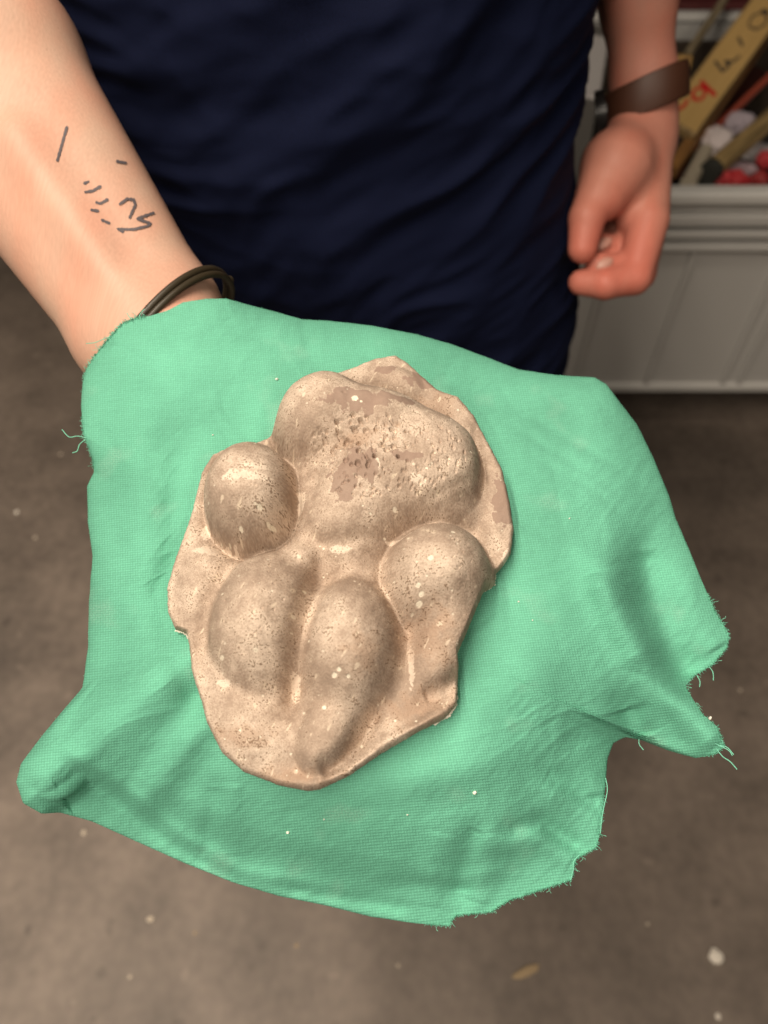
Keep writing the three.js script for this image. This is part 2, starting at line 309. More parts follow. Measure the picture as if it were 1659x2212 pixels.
  lump('red_wrapper', PH(1580, 388, 0.54), [0.026, 0.014, 0.014], RD, 'bright red wrapper just inside the crate rim by the handle tip', 'wrapper', 23);
  lump('red_wrapper', PH(1490, 356, 0.47), [0.02, 0.014, 0.018], RD, 'small red wrapper low in the crate beside the beige rod', 'wrapper', 29);
  lump('red_wrapper', PH(1634, 386, 0.50), [0.018, 0.014, 0.014], std(0.28, 0.02, 0.02, 0.5), 'dark red wrapper in the crate under the tan handle', 'wrapper', 31);
  lump('pink_paper', PH(1590, 366, 0.52), [0.03, 0.012, 0.012], std(0.42, 0.30, 0.33, 0.9), 'pinkish paper scrap beside the bright red wrapper', 'paper', 37);
  const darkSheet = thing('added_dark_sheet', V3(0.61, 0.14, -1.80), 'dark brown sheet added at the rear wall of the crate to imitate its dim interior', 'cardboard');
  mesh('sheet', new RoundedBoxGeometry(0.70, 0.395, 0.012, 2, 0.002).translate(0, 0.1975, 0), std(0.055, 0.038, 0.026, 0.85), darkSheet, false);  // added to darken the crate interior behind the sticks
  lump('white_paper', PH(1640, 330, 0.50), [0.03, 0.014, 0.02], std(0.55, 0.5, 0.5, 0.9), 'crumpled white paper in the crate on the far side of the tan handle', 'paper', 41);
  lump('red_wrapper', PH(1652, 345, 0.53), [0.014, 0.012, 0.014], RD, 'red wrapper touching the underside of the tan handle', 'wrapper', 43);
  lump('red_cloth', PH(1600, 130, 0.47), [0.05, 0.03, 0.05], std(0.30, 0.03, 0.025, 0.8), 'crumpled red cloth in the crate behind the lettered board', 'cloth', 47);
  // red box behind the crate
  const rb = thing('red_box', V3(0.78, 0, -2.16), 'red cardboard box standing behind the grey crate', 'box');
  mesh('carton', new RoundedBoxGeometry(0.5, 0.52, 0.4, 2, 0.006).translate(0, 0.26, 0), std(0.34, 0.05, 0.035, 0.6), rb, false);
  mesh('lid', new RoundedBoxGeometry(0.52, 0.03, 0.42, 2, 0.006).translate(0, 0.537, 0), std(0.10, 0.02, 0.02, 0.6), rb, false);
}

// ------------------------------------------------------------------ the person who holds the cloth
const personAt = V3(-0.05, 0, -0.6);
const person = thing('person', personAt, 'person in a navy apron with tattooed forearm holding out the green cloth', 'person');
const local = g => g.translate(-personAt.x, -personAt.y, -personAt.z);
// right arm: two bones side by side give the flattened wrist
const wristR = onPlane(323, 701, -0.034), elbowR = P(-330, -270, 0.385), shoulderR = V3(-0.245, 1.42, -0.64);
const axR = wristR.clone().sub(elbowR).normalize();
const sideR = axR.clone().cross(CAM.clone().sub(wristR).normalize()).normalize();      // across the wrist
const faceR = sideR.clone().cross(axR).normalize();                                      // out of the inner forearm
const off = (p, s, f = 0) => p.clone().addScaledVector(sideR, s).addScaledVector(faceR, f);
const midR = elbowR.clone().lerp(wristR, 0.45);
const H = (x, y, h) => onPlane(x, y, h);
const armRparts = capsules([
  [off(midR, 0.012), off(wristR, 0.0125), 0.036, 0.0215], [off(midR, -0.012), off(wristR, -0.0125), 0.036, 0.0215],
  [off(elbowR, 0.008), off(midR, 0.012), 0.040, 0.036], [off(elbowR, -0.008), off(midR, -0.012), 0.040, 0.036],
  [elbowR, shoulderR, 0.043, 0.056],
  [off(elbowR.clone().lerp(wristR, 0.68), 0.003, 0.0262), off(wristR, 0.002, 0.0205), 0.0050, 0.0046],
  // palm
  [off(wristR, 0.010), H(700, 1180, -0.026), 0.020, 0.0155], [wristR, H(760, 1220, -0.026), 0.020, 0.0155],
  [wristR, H(630, 1290, -0.026), 0.020, 0.0155], [off(wristR, -0.012), H(520, 1300, -0.027), 0.020, 0.016],
  [off(wristR, 0.014), H(840, 1140, -0.027), 0.018, 0.0145],
]);
const fingersR = [
  [[440, 1120, -0.030, .018], [345, 1420, -0.028, .0125], [190, 1590, -0.027, .0112], [125, 1665, -0.029, .0095]],
  [[540, 1300, -0.024, .0125], [560, 1540, -0.024, .0105], [590, 1660, -0.038, .0095], [600, 1730, -0.052, .0085]],
  [[650, 1290, -0.024, .0125], [760, 1560, -0.024, .0105], [820, 1690, -0.040, .0095], [850, 1760, -0.054, .0085]],
  [[760, 1230, -0.024, .0120], [930, 1460, -0.030, .0100], [1020, 1580, -0.044, .0092], [1060, 1650, -0.058, .0083]],
  [[840, 1140, -0.025, .0110], [1020, 1290, -0.034, .0092], [1110, 1370, -0.046, .0085], [1160, 1410, -0.058, .0078]],
].map(f => capsules(f.slice(1).map((q, i) => [H(...f[i]), H(...q), f[i][3], q[3]])));
const armR = (x, y, z) => {
  let d = 1; for (const c of armRparts) d = smin(d, capD(c, x, y, z), 0.014);
  for (const f of fingersR) { let e = 1; for (const c of f) e = smin(e, capD(c, x, y, z), 0.004); d = smin(d, e, 0.006); }
  return d;
};
// left arm with its half-closed fist
const wristL = P(1388, 225, 0.628), elbowL = V3(0.215, 1.20, -0.70), shoulderL = V3(0.165, 1.42, -0.66);
const foreL = P(1378, 0, 0.592);
const armLparts = capsules([
  [shoulderL, elbowL, 0.054, 0.042], [elbowL, foreL, 0.040, 0.0270], [foreL, P(1390, 180, 0.62), 0.0270, 0.0242],
  [P(1390, 180, 0.62), P(1392, 300, 0.632), 0.0242, 0.0235],
  [P(1392, 270, 0.632), P(1397, 470, 0.618), 0.024, 0.0172], [P(1392, 270, 0.650), P(1394, 470, 0.650), 0.022, 0.0175], [P(1390, 280, 0.660), P(1388, 460, 0.672), 0.020, 0.016],
  [P(1370, 295, 0.624), P(1330, 365, 0.606), 0.0215, 0.0255], [P(1330, 360, 0.606), P(1302, 425, 0.600), 0.0255, 0.0185], [P(1350, 380, 0.622), P(1375, 470, 0.622), 0.022, 0.017],
]);
const fingersL = [
  [[1302, 400, .600, .0190], [1268, 470, .596, .0138], [1258, 538, .598, .0112]],
  [[1400, 480, .612, .0160], [1370, 600, .608, .0132], [1308, 614, .604, .0116], [1256, 610, .612, .0104]],
  [[1404, 480, .636, .0150], [1382, 592, .628, .0125], [1336, 580, .616, .0115], [1294, 574, .611, .0106]],
  [[1400, 470, .660, .0140], [1376, 556, .643, .0118], [1334, 538, .630, .0110], [1298, 530, .624, .0102]],
  [[1394, 456, .680, .0130], [1362, 524, .665, .0105], [1326, 502, .650, .0095], [1302, 492, .646, .0086]],
].map(f => capsules(f.slice(1).map((q, i) => [P(...f[i]), P(...q), f[i][3], q[3]])));
const TIPS = P(1300, 585, 0.61);
const armL = (x, y, z) => {
  let d = 1; for (const c of armLparts) d = smin(d, capD(c, x, y, z), 0.012);
  for (const f of fingersL) { let e = 1; for (const c of f) e = smin(e, capD(c, x, y, z), 0.003); d = smin(d, e, 0.004); }
  return d;
};
const trunkParts = capsules([
  [V3(-0.11, 1.34, -0.64), V3(0.03, 1.34, -0.64), 0.105, 0.105], [V3(-0.11, 1.05, -0.62), V3(0.01, 1.05, -0.62), 0.085, 0.085], [V3(-0.11, 1.34, -0.64), V3(-0.11, 0.9, -0.61), 0.09, 0.09], [V3(0.02, 1.34, -0.64), V3(0.02, 0.9, -0.61), 0.09, 0.09],
  [shoulderR, V3(-0.1, 1.40, -0.65), 0.055, 0.07], [shoulderL, V3(0, 1.40, -0.65), 0.055, 0.07], [V3(-0.04, 1.40, -0.66), V3(-0.04, 1.54, -0.65), 0.06, 0.052],
  [V3(-0.13, 0.9, -0.61), V3(-0.14, 0.5, -0.60), 0.085, 0.055], [V3(-0.14, 0.5, -0.60), V3(-0.14, 0.07, -0.63), 0.055, 0.037],
  [V3(0.04, 0.9, -0.61), V3(0.05, 0.5, -0.60), 0.085, 0.055], [V3(0.05, 0.5, -0.60), V3(0.05, 0.07, -0.63), 0.055, 0.037],
]);
const trunk = (x, y, z) => { let d = 1; for (const c of trunkParts) d = smin(d, capD(c, x, y, z), 0.03); return d; };
const boxOf = (parts, pad) => { const b = new THREE.Box3(); for (const c of parts) { b.expandByPoint(c.a); b.expandByPoint(c.a.clone().add(c.d)); } return b.expandByScalar(pad); };
{
  const bR = boxOf([...armRparts, ...fingersR.flat()], 0.066), bL = boxOf([...armLparts, ...fingersL.flat()], 0.064), bT = boxOf(trunkParts, 0.12);
  const geos = [[armR, bR, 0.0042], [armL, bL, 0.0032], [trunk, bT, 0.014]].map(([f, b, c], gi) => {
    const s = surfaceNets(f, b.min, b.max, c), col = [], uv = [];
    for (let i = 0; i < s.pos.length; i += 3) {
      const x = s.pos[i], y = s.pos[i + 1], z = s.pos[i + 2];
      const a = n2(x * 45 + z * 20, y * 45 - z * 31), b2 = n2(x * 170 + 3, y * 170 + z * 140);
      const tip = gi === 1 ? 0.30 * sstep(0.075, 0.02, Math.hypot(x - TIPS.x, y - TIPS.y, z - TIPS.z)) : 0, k = (gi === 1 ? 0.84 : 1) * (1 + 0.05 * a + 0.03 * b2), red = clamp(0.5 + 0.9 * n2(x * 28 + 5 + z * 12, y * 28 + z * 17), 0, 1) * 0.13 + (gi === 1 ? 0.46 + tip : 0);  // left arm is redder, and darkened to imitate the shade it hangs in
      col.push(k, k * (1 - red * 0.60), k * (1 - red * 0.62)); uv.push(x * 6 + z * 2.2, y * 6 + z * 5);
    }
    return geoOf(s.pos, s.idx, uv, col, s.nr);
  });
  const skinM = dataTex(1024, 1024, (i, j, c) => {       // mottled skin: pink blotches, pores, a few freckles
    const u = i / 1024, v = j / 1024, m = fbm(u * 9, v * 9, 3), q = n2(u * 160, v * 160), s = n2(u * 70 + 11, v * 70) > 0.6 ? 0.06 : 0, t = 0.95 + 0.04 * q - s;
    c[0] = t * (1 + 0.02 * m); c[1] = t * (0.97 - 0.04 * m - 0.3 * s); c[2] = t * (0.97 - 0.055 * m - 0.4 * s);
  }, true, true);
  const skinB = dataTex(512, 512, (i, j, c) => { const t = 0.5 + 0.35 * n2(i / 512 * 120, j / 512 * 120) + 0.2 * n2(i / 512 * 60, j / 512 * 220); c[0] = c[1] = c[2] = t; }, false, true);
  const skin = std(0.64, 0.42, 0.31, 0.5, { vertexColors: true, map: skinM, bumpMap: skinB, bumpScale: 0.00012, specularIntensity: 0.6 });
  mesh('body', local(mergeGeometries(geos)), skin, person, false);
}
const march = (sdf, px, py, d0, d1) => { const r = ray(px, py), L = r.length(); let d = d0; for (let i = 0; i < 90; i++) { const q = P(px, py, d), s = sdf(q.x, q.y, q.z); if (s < 1e-5) return q; d += s / L; if (d > d1) return null; } return P(px, py, d); };
const nrmOf = (sdf, q, e = 0.002) => V3(sdf(q.x + e, q.y, q.z) - sdf(q.x - e, q.y, q.z), sdf(q.x, q.y + e, q.z) - sdf(q.x, q.y - e, q.z), sdf(q.x, q.y, q.z + e) - sdf(q.x, q.y, q.z - e)).normalize();
{ // inked strokes on the inner forearm
  const S = [[[145, 273], [134, 312], [123, 350]], [[250, 349], [273, 353]], [[180, 398], [193, 392]], [[182, 416], [201, 413], [219, 402]], [[206, 437], [216, 441], [227, 435], [234, 430]], [[195, 454], [214, 457]], [[218, 475], [238, 484]],
    [[257, 443], [275, 430], [288, 432], [292, 443], [279, 473]], [[333, 460], [296, 473], [326, 484], [318, 489], [290, 496], [254, 496], [268, 502]]];
  const geos = [];
  for (const s of S) {
    const pts = []; for (let i = 0; i < s.length - 1; i++) { const n = Math.ceil(Math.hypot(s[i + 1][0] - s[i][0], s[i + 1][1] - s[i][1]) / 3); for (let k = 0; k < n; k++) pts.push([mix(s[i][0], s[i + 1][0], k / n), mix(s[i][1], s[i + 1][1], k / n)]); } pts.push(s[s.length - 1]);
    const pos = [], idx = []; let ok = true;
    pts.forEach((p, i) => {
      const a = pts[Math.max(i - 1, 0)], b = pts[Math.min(i + 1, pts.length - 1)], l = Math.hypot(b[0] - a[0], b[1] - a[1]) || 1, nx = -(b[1] - a[1]) / l, ny = (b[0] - a[0]) / l;
      const w = 3.6 * (0.85 + 0.65 * n2(i * 0.31, p[0] * 0.37) + 0.25 * n2(i * 1.3, p[1])) * (i === 0 || i === pts.length - 1 ? 0.55 : 1);
      for (let k = -2; k <= 2; k++) { const q = march(armR, p[0] + nx * w * k / 2, p[1] + ny * w * k / 2, 0.2, 0.8); if (!q) { ok = false; return; } const n = nrmOf(armR, q); q.addScaledVector(n, 0.00032); pos.push(q.x, q.y, q.z); }
      if (i) for (let k = 0; k < 4; k++) { const o = i * 5 + k; idx.push(o, o - 5, o + 1, o + 1, o - 5, o - 4); }
    });
    if (ok) geos.push(geoOf(pos, idx));
  }
  tag(mesh('tattoo', local(mergeGeometries(geos)), std(0.095, 0.078, 0.085, 0.6), person, false), 'small dark line tattoo on the inner forearm');
}
{ // nails of the half-closed hand
  const nm = std(0.46, 0.24, 0.19, 0.45);
  for (const [x, y, d, t] of [[1304, 526, 0.6135, 0.5], [1306, 570, 0.6005, 0.5]]) {
    const g = new THREE.SphereGeometry(1, 16, 10).scale(0.0075, 0.0045, 0.003).rotateZ(t), p = P(x, y, d); g.rotateX(-PITCH); g.translate(p.x, p.y, p.z); mesh('fingernail', local(g), nm, person, false);
  }
}
// apron: a wrinkled shell round hips and belly
{
  const prof = [[1.46, 0.15], [1.25, 0.178], [1.04, 0.190], [0.94, 0.197], [0.786, 0.222], [0.70, 0.230], [0.55, 0.235], [0.47, 0.238]];
  const wAt = y => { for (let i = 0; i < prof.length - 1; i++) if (y <= prof[i][0] && y >= prof[i + 1][0]) return mix(prof[i][1], prof[i + 1][1], (prof[i][0] - y) / (prof[i][0] - prof[i + 1][0])); return y > 1 ? 0.15 : 0.238; };
  const dirFold = (x, y, ang, s1, o) => {               // wrinkles drawn out along one direction
    const c = Math.cos(ang), s = Math.sin(ang), wx = x + 0.03 * n2(x * 7 + o, y * 7 + 3), wy = y - 0.9 + 0.03 * n2(x * 6 + 8, y * 7 + o);
    const u = c * wx + s * wy, v = -s * wx + c * wy;
    return 0.010 * (0.45 - Math.abs(n2(u * 3.4 + o, v * 13 * s1 + o)) * 1.5) + 0.0095 * (0.4 - Math.abs(n2(u * 7 + 9 + o, v * 29 * s1 + 4)) * 1.6) + 0.0044 * (0.3 - Math.abs(n2(u * 17 + o, v * 50)) * 1.3) + 0.0009 * n2(u * 40, v * 110);
  };
  const fold = (x, y) => {                             // wrinkle height in metres: sagging on one side, rising diagonals on the other
    const k = sstep(-0.16, 0.06, x + 0.05 * n2(x * 5, y * 5));
    return (1 - k) * dirFold(x, y, -0.12, 1, 2) + k * dirFold(x, y, 0.66, 0.9, 7) + 0.009 * n2(x * 6 + 1, y * 4.5);
  };
  const NA = 420, NY = 330, pos = [], idx = [], uv = [];
  for (let j = 0; j <= NY; j++) {
    const y = mix(1.46, 0.47, j / NY), w = wAt(y), dep = 0.118 + 0.012 * Math.sin((y - 0.4) * 3);
    for (let i = 0; i <= NA; i++) {
      const a = i / NA * 2 * Math.PI - Math.PI / 2, c = Math.cos(a), s = Math.sin(a), e = 0.78;
      const x0 = Math.sign(c) * Math.pow(Math.abs(c), e) * w, z0 = Math.sign(s) * Math.pow(Math.abs(s), e) * dep, front = sstep(-0.4, 0.3, s);
      const seam = i === NA ? 0 : i, f = fold((s >= 0 ? x0 : x0 * 1.3), y) * mix(0.5, 1, front);
      const nx = c, nz = s, l = Math.hypot(nx, nz);
      pos.push(-0.05 + x0 + nx / l * f, y, -0.61 + z0 + nz / l * f); uv.push(a * 0.18 * 60, y * 60);
      if (i < NA && j < NY) { const o = j * (NA + 1) + i; idx.push(o, o + NA + 1, o + 1, o + 1, o + NA + 1, o + NA + 2); }
    }
  }
  const wv = dataTex(256, 256, (i, j, c) => { const t = 0.72 + 0.14 * Math.sin(i / 256 * 2 * Math.PI * 32) + 0.14 * Math.sin(j / 256 * 2 * Math.PI * 32) + 0.25 * n2(i / 8, j / 8); c[0] = c[1] = c[2] = t; }, true, true);
  mesh('apron', local(geoOf(pos, idx, uv)), new THREE.MeshPhysicalMaterial({ color: new THREE.Color().setRGB(0.0085, 0.0135, 0.050), roughness: 0.85, map: wv, sheen: 0.08, sheenColor: new THREE.Color().setRGB(0.08, 0.12, 0.4), sheenRoughness: 0.6, specularIntensity: 0.25 }), person, false);
  const legs = capsules([[V3(-0.13, 0.9, -0.61), V3(-0.14, 0.5, -0.60), 0.10, 0.075], [V3(-0.14, 0.5, -0.60), V3(-0.14, 0.06, -0.63), 0.075, 0.07], [V3(0.04, 0.9, -0.61), V3(0.05, 0.5, -0.60), 0.10, 0.075], [V3(0.05, 0.5, -0.60), V3(0.05, 0.06, -0.63), 0.075, 0.07]]);
  const f = (x, y, z) => { let d = 1; for (const c of legs) d = Math.min(d, capD(c, x, y, z)); return Math.max(d + 0.004 * n2(x * 20, y * 14 + z * 9), 0.035 - y); };
  const b = boxOf(legs, 0.12), s = surfaceNets(f, b.min, b.max, 0.012);
  mesh('trousers', local(geoOf(s.pos, s.idx)), std(0.030, 0.028, 0.048, 0.9), person, false);
  for (const x of [-0.14, 0.05]) {
    const g = new THREE.SphereGeometry(1, 24, 16), p = g.attributes.position;
    for (let i = 0; i < p.count; i++) { const vx = p.getX(i), vy = p.getY(i), vz = p.getZ(i); p.setXYZ(i, vx * 0.047 * (1 - 0.15 * vz), Math.max(vy, -0.55) * 0.05 * (1 - 0.3 * vz), vz * 0.135); }
    g.computeVertexNormals(); mesh('shoe', local(g.translate(x, 0.029, -0.58)), std(0.03, 0.025, 0.02, 0.5), person, false);
  }
}
// bands round the wrists
function bandGeo(C, s, c, a, ra, rb, w, th, tilt = 0, n = 96) {   // an elliptic strap: s, c span the ring, a is its axis
  const pos = [], idx = [];
  for (let i = 0; i <= n; i++) {
    const f = i / n * 2 * Math.PI, co = Math.cos(f), si = Math.sin(f);
    const prof = [[0, -w / 2], [th, -w / 2 + th * 0.5], [th * 1.1, 0], [th, w / 2 - th * 0.5], [0, w / 2]];
    for (const [h, z] of prof) { const p = C.clone().addScaledVector(s, co * (ra + h)).addScaledVector(c, si * (rb + h)).addScaledVector(a, z + tilt * co * ra); pos.push(p.x, p.y, p.z); }
    if (i < n) for (let k = 0; k < 5; k++) { const o = i * 5, k2 = (k + 1) % 5; idx.push(o + k, o + k2, o + 5 + k, o + k2, o + 5 + k2, o + 5 + k); }
  }
  return geoOf(pos, idx);
}
{
  const L = std(0.035, 0.026, 0.014, 0.45), at = wristR.clone().addScaledVector(axR, -0.0035);
  const b = thing('cord_bracelet', at, 'dark brown leather cord bracelet round the tattooed wrist', 'bracelet');
  const strand = (o, ra, rb, r, ti, sh) => { const pts = []; for (let i = 0; i < 40; i++) { const f = i / 40 * 2 * Math.PI; pts.push(V3().addScaledVector(sideR, Math.cos(f) * ra + sh).addScaledVector(faceR, Math.sin(f) * rb + 0.001).addScaledVector(axR, o + ti * Math.cos(f) + 0.002 * Math.sin(2 * f))); } return tubeAlong(pts, r, 160, 8, true); };
  const sg = Math.sign(sideR.dot(R)) || 1;
  for (const [o, ra, rb, r, ti, sh] of [[0.0115, 0.0385, 0.0292, 0.0017, -0.0075, 0.003], [0.0145, 0.0387, 0.0294, 0.0016, -0.0070, 0.0034]])
    mesh('strand', strand(o, ra, rb, r, ti * sg, sh * sg), L, b, false);
  const kn = new THREE.SphereGeometry(0.0024, 14, 10); const kp = V3().addScaledVector(sideR, 0.0425 * sg).addScaledVector(axR, 0.0055); kn.translate(kp.x, kp.y, kp.z); mesh('knot', kn, L, b, false);
}
{
  const ax = P(1396, 320, 0.635).sub(P(1380, 60, 0.602)).normalize(), C = P(1389, 208, 0.624);
  const c = CAM.clone().sub(C).normalize(), s = ax.clone().cross(c).normalize(), c2 = s.clone().cross(ax).normalize(), sg = Math.sign(s.dot(R)) || 1;
  const w = thing('wrist_watch', C, 'watch with wide brown leather strap on the wrist beside the crate', 'watch');
  mesh('strap', bandGeo(V3().addScaledVector(s, 0.002 * sg).addScaledVector(c2, 0.001), s, c2, ax, 0.0312, 0.0312, 0.026, 0.0022, -0.20 * sg), std(0.060, 0.021, 0.010, 0.55), w, false);
  const cs = new THREE.CylinderGeometry(0.017, 0.017, 0.009, 28); cs.rotateZ(Math.PI / 2);
  const K = new THREE.Matrix4().makeBasis(s.clone().multiplyScalar(sg), ax.clone(), c2.clone().multiplyScalar(sg)); cs.applyMatrix4(K);
  const k = V3().addScaledVector(s, -0.0325 * sg).addScaledVector(ax, 0.005); cs.translate(k.x, k.y, k.z); mesh('case', cs, std(0.02, 0.018, 0.018, 0.3), w, false);
}

// ------------------------------------------------------------------ green cloth over the palm
// outline: x, y in the picture, height above the palm plane (m), how far the edge rolls over (m), raw edge or not
const CLOTH = [[184, 802, -.012, .010, 1], [204, 769, -.010, .004, 1], [227, 739, -.008, .002, 1], [244, 719, -.006, .001, 1], [267, 696, -.004, .001, 1], [297, 685, -.003, .001, 1], [323, 683, -.002, .001, 0], [363, 670, -.001, .001, 0], [396, 653, 0, .001, 0], [446, 645, 0, .002, 0], [489, 645, -.002, .003, 0], [528, 656, -.004, .006, 0], [594, 673, -.006, .010, 0], [654, 690, -.009, .012, 0], [713, 693, -.012, .012, 0],
  [800, 703, -.014, .012, 0], [900, 722, -.015, .012, 0], [980, 745, -.017, .012, 0], [1060, 775, -.019, .012, 0], [1120, 798, -.020, .012, 0], [1200, 810, -.020, .012, 0], [1285, 815, -.020, .010, 0], [1310, 830, -.020, .010, 0], [1340, 870, -.022, .010, 0], [1375, 915, -.022, .010, 0], [1410, 985, -.023, .010, 0], [1445, 1070, -.025, .008, 0], [1460, 1120, -.028, .006, 0], [1490, 1190, -.031, .003, 0], [1520, 1265, -.035, .001, 0], [1545, 1320, -.038, .001, 1], [1575, 1370, -.040, 0, 1], [1570, 1400, -.040, 0, 1], [1540, 1435, -.042, 0, 1], [1500, 1460, -.042, 0, 1], [1480, 1482, -.040, 0, 1],
  [1497, 1510, -.036, 0, 0], [1520, 1545, -.034, 0, 1], [1550, 1570, -.034, 0, 1], [1565, 1610, -.034, 0, 1], [1545, 1630, -.036, 0, 1], [1500, 1638, -.038, .002, 0], [1440, 1620, -.042, .003, 0], [1390, 1600, -.046, .003, 0], [1350, 1592, -.048, .003, 0], [1325, 1605, -.048, .004, 0], [1312, 1640, -.046, .005, 0], [1308, 1700, -.045, .004, 0], [1300, 1770, -.045, .001, 1], [1290, 1830, -.046, 0, 1], [1245, 1855, -.048, 0, 1], [1235, 1900, -.050, 0, 1], [1160, 1925, -.052, 0, 1], [1100, 1945, -.055, 0, 1], [1060, 1970, -.058, 0, 1], [985, 1978, -.058, 0, 1], [970, 2000, -.060, 0, 1],
  [900, 1995, -.060, .002, 0], [800, 1980, -.060, .004, 0], [700, 1955, -.060, .004, 0], [600, 1935, -.059, .004, 0], [500, 1905, -.057, .003, 0], [400, 1865, -.054, .003, 0], [300, 1820, -.051, .003, 0], [200, 1775, -.046, .003, 0], [130, 1755, -.038, .004, 0], [90, 1758, -.028, .006, 0], [50, 1735, -.018, .010, 0], [35, 1690, -.014, .012, 0], [45, 1650, -.014, .012, 0], [90, 1590, -.016, .012, 0], [140, 1530, -.018, .012, 0], [178, 1486, -.020, .012, 0],
  [190, 1400, -.018, .014, 0], [192, 1300, -.018, .014, 0], [200, 1200, -.018, .014, 0], [190, 1130, -.020, .012, 0], [188, 1050, -.020, .010, 0], [203, 1020, -.018, .008, 0], [200, 990, -.016, .006, 1], [180, 940, -.014, .006, 1], [175, 880, -.012, .010, 0], [178, 830, -.012, .010, 0]];
const CC = [740, 1290];
// folds: polyline, half width (px), height (mm, + towards the camera)
const FOLDS = [
  [[[290, 880], [285, 1050], [290, 1250], [300, 1420]], 78, 7], [[[392, 1000], [372, 1180], [352, 1320], [390, 1440], [430, 1520]], 30, -5],
  [[[85, 1715], [200, 1590], [330, 1480], [430, 1395]], 62, 11], [[[240, 1740], [330, 1620], [440, 1500]], 36, -2.6], [[[300, 1740], [380, 1640], [452, 1545]], 24, 3.4], [[[345, 1790], [420, 1680], [470, 1590]], 26, -3], [[[140, 1735], [200, 1700]], 34, -9],
  [[[465, 1700], [455, 1780], [440, 1850]], 16, -3.5], [[[500, 1690], [492, 1780], [500, 1850]], 26, 3], [[[150, 1625], [258, 1692], [387, 1800], [516, 1880], [680, 1915]], 14, 3.2], [[[150, 1660], [250, 1722], [380, 1832], [510, 1902]], 16, -3],
  [[[1330, 830], [1320, 960], [1330, 1100], [1310, 1240]], 70, 5], [[[1300, 1230], [1340, 1330], [1410, 1450], [1490, 1545], [1550, 1610]], 44, 13], [[[1385, 1190], [1400, 1300], [1440, 1400], [1480, 1470]], 36, -9], [[[1480, 1230], [1520, 1340], [1555, 1400]], 36, 5],
  [[[1352, 1530], [1365, 1570], [1380, 1600]], 36, -10], [[[1300, 1560], [1270, 1640], [1290, 1720]], 46, 5], [[[1180, 1670], [1230, 1695], [1290, 1745]], 17, -4], [[[1190, 1710], [1250, 1745], [1300, 1790]], 18, 3], [[[1100, 1790], [1170, 1775], [1250, 1830]], 16, -5], [[[1080, 1830], [1170, 1815], [1235, 1865]], 18, 3],
  [[[1030, 1790], [1005, 1850], [1000, 1930]], 20, -5], [[[1062, 1800], [1050, 1880], [1030, 1950]], 24, 4], [[[960, 1800], [940, 1880], [930, 1960]], 30, 3], [[[800, 1930], [900, 1905], [1000, 1920]], 18, -3], [[[620, 1915], [760, 1945], [880, 1960]], 14, -4], [[[1080, 1880], [1000, 1900], [900, 1890]], 16, 3],
  [[[1120, 930], [1220, 990], [1330, 1060]], 9, -0.9], [[[1150, 905], [1260, 965], [1380, 1040]], 9, -0.8], [[[1170, 1000], [1260, 1040], [1350, 1110]], 10, -0.8], [[[1010, 880], [1090, 880], [1170, 910]], 14, -0.8], [[[1110, 1150], [1180, 1180], [1270, 1180]], 16, 1.2], [[[1060, 1330], [1130, 1420], [1190, 1560]], 60, 3],
  [[[620, 740], [800, 760], [1000, 830]], 60, 2], [[[480, 900], [560, 840], [640, 790]], 50, -1.5], [[[240, 960], [340, 900], [480, 860]], 40, 2.0], [[[230, 1380], [330, 1290], [380, 1200]], 12, -1.4], [[[210, 1320], [300, 1240], [370, 1150]], 16, 1.2], [[[900, 1690], [1060, 1640], [1190, 1590]], 40, 2.2], [[[760, 1760], [900, 1740], [1050, 1730]], 36, -1.6], [[[640, 1740], [650, 1830], [690, 1920]], 30, -2], [[[580, 1740], [590, 1830], [610, 1900]], 28, 2]];
const clothOut = polarOutline(CLOTH, CC);
